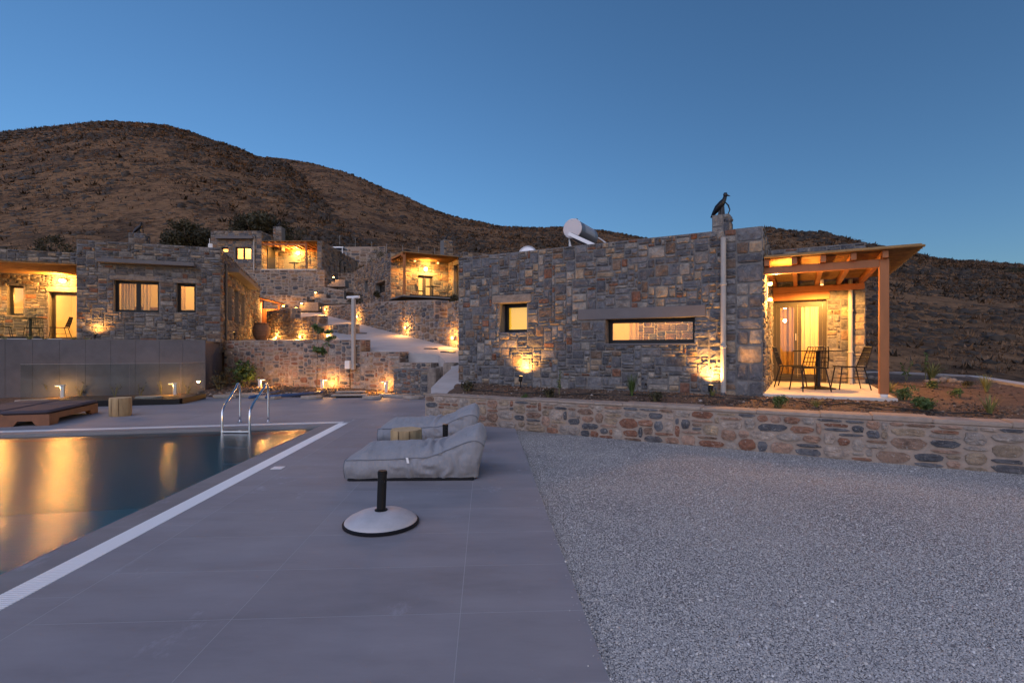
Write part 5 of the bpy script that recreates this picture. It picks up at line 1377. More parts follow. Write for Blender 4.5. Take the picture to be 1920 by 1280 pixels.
# long wall on the right of the road
oD = Vector((-11.4, 31.0, 0)); eD = Vector((-0.9, 15.8)); aD = math.atan2(eD.y-oD.y, eD.x-oD.x)
wD = empty('terrace_wall', oD, aD, 'long terrace wall along the right side of the rising road', 'terrace wall', 'terrace walls on the slope')
sD = Stones(wD, 'rubble', 'dry', 300, 6)
X = lambda px: hit(oD, aD, px)[0]; Z = lambda px, py: hit(oD, aD, px, py)[1]
def rb(x): p = frame_mx(oD, aD) @ Vector((x, 0, 0)); return road_z(p.y)-0.5
pr = [(X(px), rb(X(px)), Z(px, py)) for px, py in ((604, 574), (640, 571), (676, 570), (705, 567), (735, 564), (770, 563), (814, 562))]
profile_wall(wD, 'wall', sD, X, pr, 0.6, 'mortar_beige')
x8, xE = X(814), (eD-oD.to_2d()).length
zl = Z(830, 597)
profile_wall(wD, 'wall', sD, X, [(x8+.003, rb(x8), zl), (xE, rb(xE), zl)], 0.6, 'mortar_beige')
x9, x10 = X(839), X(868)
profile_wall(wD, 'wall', sD, X, [(x9, zl+.002, Z(845, 566)), (x10, zl+.002, Z(845, 566))], 0.6, 'mortar_beige')
wn_ = [w for w in wD.children][0]
sD.face(wn_, (x8, 0.02, zl), PI/2, 0.58, Z(814, 562)-zl, cw=.1, ch=.07, gap=.03)
sD.face(wn_, (xE, 0.02, rb(xE)+.4), PI/2, 0.58, zl-rb(xE)-.4, cw=.1, ch=.07, gap=.03)
sD.done()
bk = empty('terrace_wall', oD, aD, 'short wall piece lit inside the notch of the road wall, below the middle villa', 'terrace wall', 'terrace walls on the slope')
sB = Stones(bk, 'rubble', 'dry', 60, 6)
profile_wall(bk, 'wall', sB, X, [(x8-0.4, zl-0.3, Z(814, 562)-.05), (x10+0.6, zl-.3, Z(814, 562)-.05)], 0.4, 'mortar_beige'); sB.done()
for c in list(bk.children): c.location = Vector(c.location)+Vector((0, 1.2, 0)) if c.type == 'MESH' else c.location
for px, lb in ((673, 'wall lamp low on the road wall, right of the pale pole'), (764, 'wall lamp low in the middle of the road wall'), (853, 'wall lamp low on the road wall next to the near villa corner'), (612, 'wall lamp at the top of the road wall where the road bends')):
    x = X(px); p = frame_mx(oD, aD) @ Vector((x, -0.035, 0)); zz = road_z(p.y)+0.34
    step_light((p.x, p.y, zz), aD, 15, lb, 'wall lamps along the road')
x = X(820); p = frame_mx(oD, aD) @ Vector((x, 1.12, zl+0.2)); step_light(p, aD, 7, 'wall lamp inside the notch of the road wall', 'wall lamps along the road')
for (px, py, lb) in ((808, 655, 'upper dark drain slot in the road near the villa corner'), (840, 661, 'lower dark drain slot in the road near the villa corner'), (677, 626, 'dark drain slot in the road behind the pale pole')):
    Yd = (CAM_H-0.47+0.15*10.8)/((py-HY)/F+0.15); q = P(px, py, Yd); 
    o = MB().bbox((-0.24, -0.05, 0.0), (0.24, 0.05, 0.03), 0.004).build('drain_slot', 'frame', None); o.location = (q.x, q.y, road_z(q.y)+0.012); o.rotation_euler = (0.148, 0, -0.2); tag(o, lb, 'drain', 'drain slots in the road')

def s2(rr):
    x, y = rr.uniform(-9.6, -2.3), rr.uniform(15.13, 18.5)
    if y > 15.3+(-2.3-x)*0.40: return None
    return (x, y, 0.02+0.12*sstep(15.1, 16.4, y)+.006)
clods('soil_clods', 3500, s2, 'clod', .01, .07, 4)
# ------------------------------------------------------------------ middle villa
aD2 = math.radians(30.3); CD = P(732, 560, 30.0); LD = Vector((CD.x, CD.y, 0)); uD = Vector((math.cos(aD2), math.sin(aD2))); nD = Vector((-uD.y, uD.x))
md = empty('stone_villa', LD, aD2, 'middle stone villa with glowing timber pergola above the road wall', 'villa', 'stone villas on the slope')
def dw(x, y, z=0): return frame_mx(LD, aD2) @ Vector((x, y, z))
FZ = CD.z; DT = hit(LD, aD2, 732, 472)[1]
xr = hit(LD, aD2, 841)[0]; YF = -2.2
stD = Stones(md, 'ashlar', 'dry', 240, 6)
kd = dict(cw=0.10, ch=0.065, gap=0.018, depth=(0.02, 0.05))
hd = hole(LD, aD2, 783, 812, 517, 561, 797); hd = (hd[0], hd[1], FZ+0.02, hd[3])
wb_ = wall_body('wall', md, (0, 0, FZ-1.6), 0, xr, DT-FZ+1.6, 0.4, [(hd[0], hd[1], 1.62, hd[3]-FZ+1.6)], 'mortar')
stD.face(wb_, (0, 0, FZ), 0, xr, DT-FZ, [(hd[0], hd[1], 0, hd[3]-FZ+0.2)], **kd)
aL = aD2-PI/2; LL = 9.0
oL = dw(0, LL)
def lhole(p0, p1, t, b_): return hole(oL, aL, p0, p1, t, b_)
q1, q2 = lhole(684, 690, 525, 547), lhole(704, 722, 526, 547)
wl_ = wall_body('wall', md, (0, LL, FZ-1.6), -PI/2, LL-0.402, DT-FZ+1.6, 0.4, [rel(q1, FZ-1.6), rel(q2, FZ-1.6)], 'mortar')
stD.face(wl_, (0, LL, FZ-1.5), -PI/2, LL-0.02, DT-FZ+1.5, [rel(q1, FZ-1.5), rel(q2, FZ-1.5)], **kd)
for q in (q1, q2): window(md, (0, LL, 0), -PI/2, q[0]+.003, q[1]-.003, q[2]+.003, q[3]-.003, 0.3, [], 0.06)
# right block, set forward
wr_ = wall_body('wall', md, (xr, 0, FZ-1.6), -PI/2, 2.2, DT-FZ+1.6, 0.4, [(0.75, 1.55, 1.63, 3.75)], 'mortar')
stD.face(wr_, (xr, 0, FZ), -PI/2, 2.2, DT-FZ, [(0.75, 1.55, 0, 2.35)], **kd)
wf_ = wall_body('wall', md, (xr+0.402, YF, FZ-1.6), 0, 6.0, DT-FZ+1.6, 0.4, [], 'mortar')
stD.face(wf_, (xr, YF, FZ), 0, 6.4, DT-FZ, [], **kd)
window(md, (xr, 0, 0), -PI/2, 0.753, 1.547, FZ+.03, FZ+2.14, 0.2, [1.15], 0.09, 'door_frame', 'door')
room(md, (xr, 0, 0), -PI/2, 0.3, 2.0, 0.42, 2.4, FZ+.04, FZ+2.3, 90)
flat_roof(md, 0.41, xr+0.4, 0.41, LL, DT-0.3); flat_roof(md, xr+0.41, xr+6.3, YF+0.41, LL, DT-0.3)
window(md, (0, 0, 0), 0, hd[0]+.003, hd[1]-.003, hd[2]+.003, hd[3]-.003, 0.2, [(hd[0]+hd[1])/2], 0.12, 'door_frame', 'door')
slab(wb_, 'lintel', (hd[0]-.1, -.03, hd[3]+.002), (hd[1]+.1, .05, hd[3]+.19), 'lintel_stone', .02)
room(md, (0, 0, 0), 0, hd[0]-1, hd[1]+1, 0.42, 2.8, FZ+.03, FZ+2.3, 130)
slab(md, 'terrace_floor', (-0.1, YF-0.25, FZ-0.09), (xr-0.004, -0.004, FZ), 'concrete', 0.01)
cD0, cD1 = hit(LD, aD2, 832, 0, 2.5)[0], hit(LD, aD2, 849, 0, 2.5)[0]
ck = MB().box((cD0, 2.5, DT-0.4), (cD1, 3.1, hit(LD, aD2, 840, 450, 2.5)[1])).build('chimney', 'mortar', md)
stD.face(ck, (cD0, 2.5, DT-.2), 0, cD1-cD0, hit(LD, aD2, 840, 450, 2.5)[1]-DT+.2, hmax=2, **{k: v for k, v in kd.items() if k != 'hmax'})
stD.done()
cowl(dw((cD0+cD1)/2, 2.8, hit(LD, aD2, 840, 450, 2.5)[1]), 0.42, 'dark bird shaped metal cowl on the chimney of the middle villa', aD2)
pergola('timber_pergola', LD, aD2, 0.0, xr-0.02, YF, -0.02, FZ+2.42, [(0.15, YF+0.12, FZ)], 'orange lit timber pergola of the middle villa above the road wall', 'timber pergolas beside the villas', 8, 0.14)
for px, py, y, lb, wt in ((778, 493, -1.0, 'left ceiling spot under the middle villa pergola', 110), (821, 497, -1.0, 'right ceiling spot under the middle villa pergola', 110)):
    x = hit(LD, aD2, px, 0, y)[0]; c = empty('ceiling_spot', dw(x, y, FZ+2.22), aD2, lb, 'ceiling lamp', 'ceiling spots under the middle pergola')
    MB().tube([(0, 0, 0.03), (0, 0, -0.05)], 0.05, 8).build('housing', 'white', c); MB().lathe([(0, -0.10), (0.06, -0.085), (0.07, -0.06), (0.0, -0.052)], 10, cap=False).build('lens', 'bulb', c); lamp('ceiling_spot_light', (0, 0, -0.2), wt, c, 0.06, 172, (0, 0, -1), blend=0.25)
x = hit(LD, aD2, 797, 505)[0]; c = empty('wall_sconce', dw(x, -0.1, hit(LD, aD2, 797, 505)[1]), aD2, 'bright globe lamp above the door of the middle villa', 'wall lamp')
MB().lathe([(0, -0.13), (0.1, -0.1), (0.13, 0), (0.1, 0.1), (0, 0.13)], 14, cap=False).build('globe', 'bulb_soft', c, smooth=True); MB().box((-0.05, 0.06, -0.05), (0.05, 0.098, 0.05)).build('bracket', 'white', c)
lamp('globe_light', (0, -0.25, 0), 60, c, 0.1)
round_table(dw(2.2, -1.1, FZ+.001), 'black round bistro table on the middle villa terrace', 'bistro tables on the terraces')
chair(dw(1.45, -1.1, FZ+.001), aD2+PI/2, 'wire chair left of the table on the middle villa terrace', 'wire chairs on the middle terrace')
chair(dw(2.95, -1.0, FZ+.001), aD2-PI/2, 'wire chair right of the table on the middle villa terrace', 'wire chairs on the middle terrace')
gb2 = empty('glass_balustrade', LD, aD2, 'clear glass balustrade on the middle villa terrace', 'glass balustrade')
MB().box((0.4, YF-0.14, FZ), (xr, YF-0.08, FZ+0.07)).build('rail_base', 'frame', gb2)
for i in range(3): MB().box((0.4+i*(xr-.4)/3+.01, YF-0.118, FZ+.071), (0.4+(i+1)*(xr-.4)/3-.01, YF-0.10, FZ+0.95)).build('pane', 'glass_rail', gb2)
so2 = empty('roof_solar_heater', dw(0.9, 1.2, DT-0.3), aD2, 'pale solar heater frame on the roof corner of the middle villa', 'solar heater')
MB().box((0, 0, 0.40), (1.3, 1.6, 0.47)).build('collector', 'alu', so2)
for x, y in ((0.1, .1), (1.2, .1), (.1, 1.5), (1.2, 1.5)): MB().box((x-.03, y-.03, 0), (x+.03, y+.03, 0.40)).build('leg', 'alu', so2)

# ------------------------------------------------------------------ top villa
YT0 = 42.0; xT = lambda px, Y=YT0: (px-960)/F*Y
zT = lambda py, Y=YT0: CAM_H-(py-HY)/F*Y
LT = Vector((xT(395), YT0, 0)); W1_ = xT(490)-LT.x; TT = zT(433); TF_ = zT(505)
tv = empty('stone_villa', LT, 0, 'highest stone villa with two lit windows and a glass fronted terrace', 'villa', 'stone villas on the slope')
stt = Stones(tv, 'ashlar', 'dry', 120, 6)
kt = dict(cw=0.13, ch=0.085, gap=0.022, depth=(0.02, 0.05))
def th(p0, p1, t, b_, y=0): a = xT(p0, YT0+y)-LT.x; b2 = xT(p1, YT0+y)-LT.x; return (a, b2, zT(b_, YT0+y), zT(t, YT0+y))
ha, hb = th(414, 428, 464, 474), th(441, 471, 463, 487)
TB = TF_-1.5
w = wall_body('wall', tv, (0, 0, TB), 0, W1_, TT-TB, 0.4, [rel(ha, TB), rel(hb, TB)], 'mortar')
stt.face(w, (0, 0, TB+.5), 0, W1_, TT-TB-.5, [rel(ha, TB+.5), rel(hb, TB+.5)], **kt)
q = th(408, 478, 444, 449); slab(w, 'ledge', (q[0], -.4, q[2]), (q[1], .05, q[3]), 'lintel')
for g, bars in ((ha, []), (hb, [(hb[0]+hb[1])/2])): window(tv, (0, 0, 0), 0, g[0]+.003, g[1]-.003, g[2]+.003, g[3]-.003, 0.15, bars, 0.09)
room(tv, (0, 0, 0), 0, 0.3, W1_-.5, 0.42, 3.0, TF_, TT-.3, 260)
downpipe(tv, xT(477)-LT.x, -0.09, TB, zT(443), 0.06)
YB_ = 3.0
xR = xT(595)-LT.x
w2_ = wall_body('wall', tv, (W1_, 0.402, TB), PI/2, 9, TT-TB, 0.4, [], 'mortar')
stt.face(w2_, (W1_, 0.02, TB+1.4), PI/2, 9, TT-TB-1.4, [], **kt)
d1 = th(534, 557, 478, 505, YB_); d1 = (d1[0], d1[1], TF_+.02, d1[3])
TT2 = zT(462, YT0+YB_)
wbk2 = wall_body('wall', tv, (W1_+.003, YB_, TB), 0, xR-W1_-.003, TT2-TB, 0.4, [rel(d1, TB)], 'mortar')
stt.face(wbk2, (W1_, YB_, TF_), 0, xR-W1_, TT2-TF_, [(d1[0]-W1_, d1[1]-W1_, 0, d1[3]-TF_)], **kt)
window(tv, (0, 0, 0), 0, d1[0]+.003, d1[1]-.003, d1[2]+.003, d1[3]-.003, YB_+.15, [(d1[0]+d1[1])/2], .12, 'door_frame', 'door')
room(tv, (0, 0, 0), 0, d1[0]-1, d1[1]+1, YB_+.42, YB_+3, TF_+.03, TF_+2.15, 240)
# side door in the left wall of the recess
MB().box((W1_+.03, 0.9, TF_+.02), (W1_+.09, 2.3, TF_+2.1)).build('side_door', 'frame', tv)
xO = xT(603)-LT.x
TR = zT(451)
w3_ = wall_body('wall', tv, (xR, YB_-.003, TB), -PI/2, YB_-.403, TR-TB, 0.2, [], 'mortar')
stt.face(w3_, (xR, YB_, TF_), -PI/2, YB_, TR-TF_, [], **kt)
w4_ = wall_body('wall', tv, (xR, 0, TB), 0, xO-xR, TR-TB, 0.4, [], 'mortar')
stt.face(w4_, (xR, 0, TF_-1), 0, xO-xR, TR-TF_+1, [], **kt)
LS = 9.5
hs_ = [(3.9, 4.5, TF_+.1-TB, TF_+1.5-TB), (5.2, 5.8, TF_-.2-TB, TF_+1.2-TB), (6.8, 7.4, TF_-.3-TB, TF_+.8-TB)]
w5_ = wall_body('wall', tv, (xO, 0.402, TB-1), PI/2, LS, TR-TB+1, 0.2, [(a, b_, c+1, d+1) for a, b_, c, d in hs_], 'mortar')
stt.face(w5_, (xO, 0.02, TB-1), PI/2, LS+.4, TR-TB+1, [(a+.38, b_+.38, c+1, d+1) for a, b_, c, d in hs_], **kt)
for a, b_, c, d in hs_: window(tv, (xO, 0.402, 0), PI/2, a+.003, b_-.003, c+TB+.003, d+TB-.003, 0.1, [], .07)
flat_roof(tv, 0.41, W1_-.41, .41, 9, TT-.3); flat_roof(tv, W1_+.01, xO-.21, YB_+.41, LS, TR-.3)
slab(tv, 'terrace_floor', (W1_+.003, -.15, TF_-.4), (xR-.003, YB_-.003, TF_), 'patio', .01)
qc = th(512, 528, 425, 447, 2.0)
ck = MB().box((qc[0], 2.0, TT-1.2), (qc[1], 2.7, qc[3])).build('chimney', 'mortar', tv); stt.face(ck, (qc[0], 2.0, TT-.8), 0, qc[1]-qc[0], qc[3]-TT+.8, **kt)
stt.done()
cowl(LT+Vector(((qc[0]+qc[1])/2, 2.3, qc[3])), 0.45, 'dark bird shaped metal cowl on the chimney of the highest villa', 0.2)
pergola('timber_pergola', LT, 0, W1_+.01, xR-.02, -.1, YB_-.02, zT(452), [(xT(573)-LT.x, .15, TF_)], 'timber pergola over the terrace of the highest villa', 'timber pergolas beside the villas', 8, .16)
c = empty('wall_sconce', LT+Vector((xT(560, 45)-LT.x, YB_-.12, zT(475, 45))), 0, 'bright globe lamp right of the door of the highest villa', 'wall lamp')
MB().lathe([(0, -.16), (.12, -.12), (.16, 0), (.12, .12), (0, .16)], 14, cap=False).build('globe', 'bulb_soft', c, smooth=True); MB().box((-.05, .06, -.05), (.05, .118, .05)).build('bracket', 'white', c)
lamp('globe_light', (0, -.3, 0), 170, c, .1)
c = empty('ceiling_spot', LT+Vector((W1_+1.6, 1.0, zT(452)-.22)), 0, 'ceiling spot under the pergola of the highest villa', 'ceiling lamp'); MB().tube([(0, 0, .05), (0, 0, -.05)], .05, 8).build('housing', 'white', c); lamp('ceiling_spot_light', (0, 0, -.15), 230, c, .06, 172, (0, 0, -1), blend=.25)
gt = empty('glass_balustrade', LT, 0, 'clear glass balustrade on the terrace of the highest villa', 'glass balustrade')
for i in range(3): MB().box((W1_+.02+i*(xR-W1_)/3, -.11, TF_+.002), (W1_+(i+1)*(xR-W1_)/3-.02, -.09, TF_+.95)).build('pane', 'glass_rail', gt)
round_table(LT+Vector((W1_+2.2, 1.2, TF_+.001)), 'black round bistro table on the terrace of the highest villa', 'bistro tables on the terraces')
chair(LT+Vector((W1_+3.0, 1.2, TF_+.001)), -PI/2, 'wire chair on the terrace of the highest villa, before the lit door', 'wire chairs on the highest terrace')
sp = empty('roof_solar_heater', LT+Vector((xR-1.2, YB_+1, TR-.3)), 0, 'pale solar heater frame on the roof of the highest villa', 'solar heater')
MB().box((0, 0, .5), (2.0, 1.2, .6)).build('collector', 'alu', sp)
for x, y in ((.1, .1), (1.9, .1), (.1, 1.1), (1.9, 1.1)): MB().box((x-.03, y-.03, 0), (x+.03, y+.03, .5)).build('leg', 'alu', sp)

# ------------------------------------------------------------------ terrace walls and stairs below the highest villa
def front_wall(px0, px1, Y, prof_px, zb, label, limit=120, cw=.15, ch=.10, th_=.5, Y2=None):
    """prof_px = [(px, py_top), ...]"""
    a = Vector(((px0-960)/F*Y, Y)); b_ = Vector(((px1-960)/F*(Y2 or Y), Y2 or Y)); o = Vector((a.x, a.y, 0)); rz = math.atan2(b_.y-a.y, b_.x-a.x)
    t = empty('terrace_wall', o, rz, label, 'terrace wall', 'terrace walls on the slope')
    st = Stones(t, 'rubble', 'dry', limit, 6)
    pr = [(hit(o, rz, px)[0], zb, hit(o, rz, px, py)[1]) for px, py in prof_px]
    profile_wall(t, 'wall', st, None, pr, th_, 'mortar_beige', cw=cw, ch=ch, gap=.035); st.done()
    return t
front_wall(440, 608, 41.4, [(440, 506), (608, 506)], 4.0, 'highest terrace wall under the glass fronted terrace')
front_wall(608, 634, 41.42, [(608, 508), (634, 535)], 3.5, 'sloping lit wall piece beside the upper stair flight', 60, Y2=44.5)
front_wall(634, 682, 44.0, [(634, 512), (682, 512)], 3.5, 'terrace wall right of the upper stair, left of the middle villa', 80)
front_wall(470, 645, 38.5, [(470, 536), (600, 536), (645, 545)], 3.0, 'second terrace wall below the highest villa')
front_wall(590, 680, 36.5, [(590, 558), (640, 560), (682, 566)], 2.5, 'low terrace wall left of the middle villa, beside a dark bush', 80)
front_wall(495, 575, 34.0, [(495, 553), (535, 553), (575, 556)], 2.5, 'pale terrace wall behind the stepped amber wall', 80)
front_wall(570, 606, 33.2, [(570, 566), (606, 574)], 2.5, 'short terrace wall between the small stair and the road bend', 50)
def stairs(px, py, Y, n, w, label, sgn=1):
    q = P(px, py, Y); t = empty('stone_stairs', q, 0, label, 'stairs', 'short stone stairs on the terraces')
    for i in range(n): MB().bbox((-w/2+sgn*i*0.3, -.4, -.2 if i == 0 else i*.18-.19), (w/2+sgn*0.5, .5, i*.18), .012).build('step', 'lintel_stone', t)
    return t
for (px, py, Y, n, wd, lpx, lpy, wt, lb, ll) in (
    (628, 534, 40.6, 3, 0.9, 626, 520, 9, 'upper stone stair flight beside the terrace of the highest villa', 'wall lamp on the upper stair flight'),
    (594, 557, 37.6, 2, 0.7, 592, 549, 7, 'small stone stair in the middle of the terrace walls', 'wall lamp in the small niche between the terrace walls'),
    (572, 578, 32.6, 3, 1.0, 566, 569, 9, 'lower stone stair above the road bend', 'wall lamp on the lower stair above the road bend')):
    stairs(px, py, Y, n, wd, lb)
    q = P(lpx, lpy, Y-.45); step_light(q, 0, wt, ll, 'wall lamps on the stairs')
for px, py, Y, wt, lb in ((620, 534, 40.9, 6, 'small wall lamp low left of the upper stair'), (532, 574, 33.7, 9, 'wall lamp low on the pale terrace wall'), (556, 578, 32.8, 8, 'wall lamp low left of the lower stair'), (600, 577, 32.6, 7, 'wall lamp low on the short wall at the road bend')):
    step_light(P(px, py, Y), 0, wt, lb, 'wall lamps on the stairs')

# ------------------------------------------------------------------ vegetation
def surf(px, Y): return max(hill_z(px, Y, RIDGE_B, DIST_B, YBB(px)), hill_z(px, Y, RIDGE_A, DIST_A, 52))
def leaf_cloud(name, blobs, n, size, m, parent, seed, aspect=2.2, droop=0.0):
    rr = np.random.RandomState(seed); V = []; FF = []; T = []
    vol = np.array([b[3]*b[4]*b[5] for b in blobs]); vol = vol/vol.sum()
    for k in range(n):
        bi = rr.choice(len(blobs), p=vol); bx, by, bz, rx, ry, rz = blobs[bi]
        d = rr.normal(size=3); d /= np.linalg.norm(d); r = rr.rand()**0.45
        p = np.array([bx, by, bz])+d*r*np.array([rx, ry, rz])
        a = rr.normal(size=3); a[2] -= droop; a /= np.linalg.norm(a); b_ = np.cross(a, rr.normal(size=3)); b_ /= np.linalg.norm(b_)+1e-9
        s = size*rr.uniform(.6, 1.3)
        V += [p-a*s*.5, p+b_*s*.5/aspect, p+a*s*.5, p-b_*s*.5/aspect]; FF.append([4*k, 4*k+1, 4*k+2, 4*k+3])
        T.append(np.clip(0.25+0.5*rr.rand()+0.25*(bi % 3-1), 0, 1))
    return np_mesh(name, np.array(V), np.array(FF), m, parent, np.array(T))
def tree(px, Y, top_py, width, label, seed, m='leaf_dark', trunk=0.16, n=2600, group='trees behind the villas', zoff=0, tall=False):
    rr = random.Random(seed); z0 = surf(px, Y)-0.2; H = P(px, top_py, Y).z-z0
    t = empty('tree', ((px-960)/F*Y, Y, z0), rr.uniform(0, 6), label, 'tree', group)
    MB().tube([(0, 0, 0), (.05*H, 0, H*.3), (0, .03*H, H*.6)], [trunk, trunk*.75, trunk*.35], 8).build('trunk', 'bark', t, smooth=True)
    b = MB()
    for i in range(5):
        a = i*1.3+rr.random(); b.tube([(0.03*H, 0, H*.28), (math.cos(a)*width*.25, math.sin(a)*width*.25, H*.55), (math.cos(a)*width*.36, math.sin(a)*width*.36, H*.75)], [trunk*.5, trunk*.3, trunk*.12], 6)
    b.build('limbs', 'bark', t, smooth=True)
    bl = []
    for i in range(16):
        a = rr.uniform(0, 6.28); r = width*.42*math.sqrt(rr.random()); z = H*rr.uniform(.35, .88)
        k = (1.15-abs(z/H-.6)) ; w = width*rr.uniform(.13, .24)*k
        if tall: r *= .5
        bl.append((math.cos(a)*r*k, math.sin(a)*r*k, z, w, w, w*rr.uniform(.7, 1.0) if not tall else w*1.8))
    leaf_cloud('crown', bl, n, width*0.055, m, t, seed)
    return t
tree(352, 60, 416, 5.8, 'dark leafy tree behind the left villa roof, left of the highest villa', 21, 'leaf_dark', n=6500)
tree(478, 64, 402, 6.8, 'taller dark tree rising behind the chimney of the highest villa', 22, 'leaf_dark', n=5200)
tree(545, 66, 420, 4.0, 'small dark tree right of the chimney of the highest villa', 28, 'leaf_dark', n=1800)
tree(108, 48, 440, 3.8, 'dark leafy tree behind the pergola of the left villa', 23, 'leaf_dark', n=3600)
tree(30, 50, 462, 4.4, 'low dark tree at the left edge behind the left villa', 29, 'leaf_dark', n=2200)
tree(842, 44, 438, 1.2, 'narrow dark tree beside the chimney of the middle villa', 24, 'leaf_dark', .08, 1400, tall=True)
tree(706, 60, 463, 2.2, 'round dark bush tree behind the roof of the middle villa', 25, 'leaf_dark', .08, 1200)
tree(632, 150, 371, 3.6, 'lone dark tree high on the hillside', 26, 'leaf_dark', .12, 900, 'lone trees on the hillside')
tree(556, 170, 380, 3.0, 'lone dark bush low on the hillside above the highest villa', 27, 'leaf_dark', .12, 700, 'lone trees on the hillside')
tree(1895, 75, 508, 3.4, 'dark bush on the right hill slope near the picture edge', 30, 'leaf_dark', .1, 1200, 'lone trees on the hillside')
def bush(loc, r, h, label, seed, m='leaf_dark', n=700, size=.07, group='bushes in the garden beds'):
    t = empty('bush', loc, 0, label, 'bush', group); rr = random.Random(seed)
    b = MB()
    for i in range(6): a = rr.uniform(0, 6.28); b.tube([(0, 0, -.05), (math.cos(a)*r*.5, math.sin(a)*r*.5, h*.6)], [.012, .004], 5)
    b.build('stems', 'stem', t)
    bl = [(rr.uniform(-.4, .4)*r, rr.uniform(-.4, .4)*r, h*rr.uniform(.3, .75), r*rr.uniform(.35, .6), r*rr.uniform(.35, .6), h*rr.uniform(.2, .35)) for i in range(7)]
    leaf_cloud('foliage', bl, n, size, m, t, seed, 2.5); return t
def blades(loc, n, h, spread, label, seed, m='leaf_dark', w=.012, curve=.5, group='small tufts in the garden soil', stems=0, name='grass_tuft', cat='plant'):
    """tuft of curved blades from one base"""
    rr = np.random.RandomState(seed); V = []; FF = []; T = []
    t = empty(name, loc, 0, label, cat, group)
    for k in range(n):
        a = rr.uniform(0, 6.28); s = spread*rr.rand()**.6; hh = h*rr.uniform(.55, 1.05); d = np.array([math.cos(a), math.sin(a), 0]); e = np.array([-d[1], d[0], 0])
        base = d*rr.uniform(0, .05)*spread*2; i0 = len(V)
        for j in range(4):
            u = j/3; p = base+d*s*(u**(1+curve))+np.array([0, 0, hh*(u-.15*u*u*curve)-.01]); ww = w*(1-.85*u)
            V += [p-e*ww, p+e*ww]
        for j in range(3): FF.append([i0+2*j, i0+2*j+1, i0+2*j+3, i0+2*j+2]); T.append(np.clip(rr.normal(.5, .25), 0, 1))
    np_mesh('blades', np.array(V), np.array(FF), m, t, np.array(T))
    return t
def leafy(loc, h, n, label, seed, m='leaf_green', size=.06, lean=(0, 0), group='young plants in the garden', stalks=1, spread=.12, name='sapling', cat='plant'):
    """thin upright stalk(s) with small leaves along it"""
    t = empty(name, loc, 0, label, cat, group); rr = random.Random(seed); b = MB(); bl = []
    for s in range(stalks):
        a = rr.uniform(0, 6.28); ex, ey = lean[0]*h+math.cos(a)*spread*(stalks > 1), lean[1]*h+math.sin(a)*spread*(stalks > 1); hh = h*rr.uniform(.75, 1)
        b.tube([(0, 0, -.05), (ex*.4, ey*.4, hh*.5), (ex, ey, hh)], [.012, .009, .004], 5)
        for i in range(5): u = .35+.65*i/4; bl.append((ex*u, ey*u, hh*u, spread*.5, spread*.5, hh*.1))
    b.build('stalk', 'stem', t); leaf_cloud('foliage', bl, n, size, m, t, seed, 2.2); return t
def gp(px, py):                           # garden soil under a photo pixel
    z = .55
    for _ in range(4): q = G(px, py, z); z = garden_z(q.x, q.y)
    q.z = z; return q
# tufts in the near garden
for i, (px, py, h, s, n, m, lb) in enumerate((
    (876, 738, .20, .17, 160, 'leaf_dark', 'dark spiky tuft at the left corner of the near garden'),
    (1030, 748, .18, .15, 150, 'leaf_dark', 'dark tuft on the soil right of the left wall spotlight'),
    (1228, 757, .17, .14, 140, 'leaf_dark', 'dark tuft on the soil below the slot window'),
    (1460, 770, .20, .15, 170, 'leaf_green', 'green tuft before the left end of the patio slab'),
    (1530, 757, .15, .13, 80, 'leaf_pale', 'thin pale tuft before the middle of the patio slab'),
    (1736, 780, .19, .20, 240, 'leaf_green', 'broad green tuft right of the pergola post'),
    (1693, 752, .22, .20, 170, 'leaf_green', 'loose green tuft behind the broad one by the pergola post'),
    (1668, 735, .22, .14, 90, 'leaf_pale', 'pale tuft at the foot of the pergola post'),
    (1748, 729, .16, .14, 80, 'leaf_green', 'small tuft in the middle of the right garden bed'),
    (1796, 745, .15, .14, 80, 'leaf_green', 'small tuft left of the yellowish plant'),
    (1812, 727, .13, .15, 80, 'leaf_dark', 'small dark tuft near the rock pile'),
    (985, 750, .10, .08, 40, 'leaf_green', 'tiny tuft below the left wall spotlight'),
    (1336, 742, .16, .12, 60, 'leaf_pale', 'pale tuft lit by the spotlight beside the downpipe'))):
    if m == 'leaf_pale': blades(gp(px, py), n, h, s, lb, 40+i, m, .006)
    else: bush(gp(px, py), s*1.15, h*1.15, lb, 40+i, m, int(n*2.6), .045, 'small tufts in the garden soil')
blades(gp(1856, 769), 40, .30, .16, 'yellowish upright plant in the right garden bed', 61, 'leaf_pale', .014, .3, name='upright_plant')
blades(gp(1850, 735), 70, .36, .16, 'tall thin pale plant before the far kerb', 62, 'leaf_pale', .008, .4, name='upright_plant')
blades(gp(1185, 738), 120, .46, .15, 'feathery green plant leaning on the wall left of the slot window spotlight', 63, 'leaf_green', .007, .7, name='feathery_plant')
blades(gp(956, 722), 50, .34, .09, 'thin leaning plant left of the left wall spotlight', 64, 'leaf_green', .010, .5, name='feathery_plant')
leafy(gp(1048, 736), .55, 90, 'thin tall weed against the wall between the two windows', 65, 'leaf_green', .045, (.05, 0), spread=.10)
for px, py, h, lb, sd, st_, m in ((1699, 713, .52, 'staked young plant left of the rock pile', 70, 2, 'leaf_green'), (1735, 712, .68, 'tall thin staked sapling behind the rock pile', 71, 1, 'leaf_green')):
    leafy(gp(px, py), h, 60, lb, sd, m, .07, (.03, 0), stalks=st_, spread=.10)
blades(gp(1747, 712), 160, .50, .42, 'wide arching pale plant behind the rock pile', 72, 'leaf_pale', .009, .9, name='arching_plant')
rr = random.Random(31)
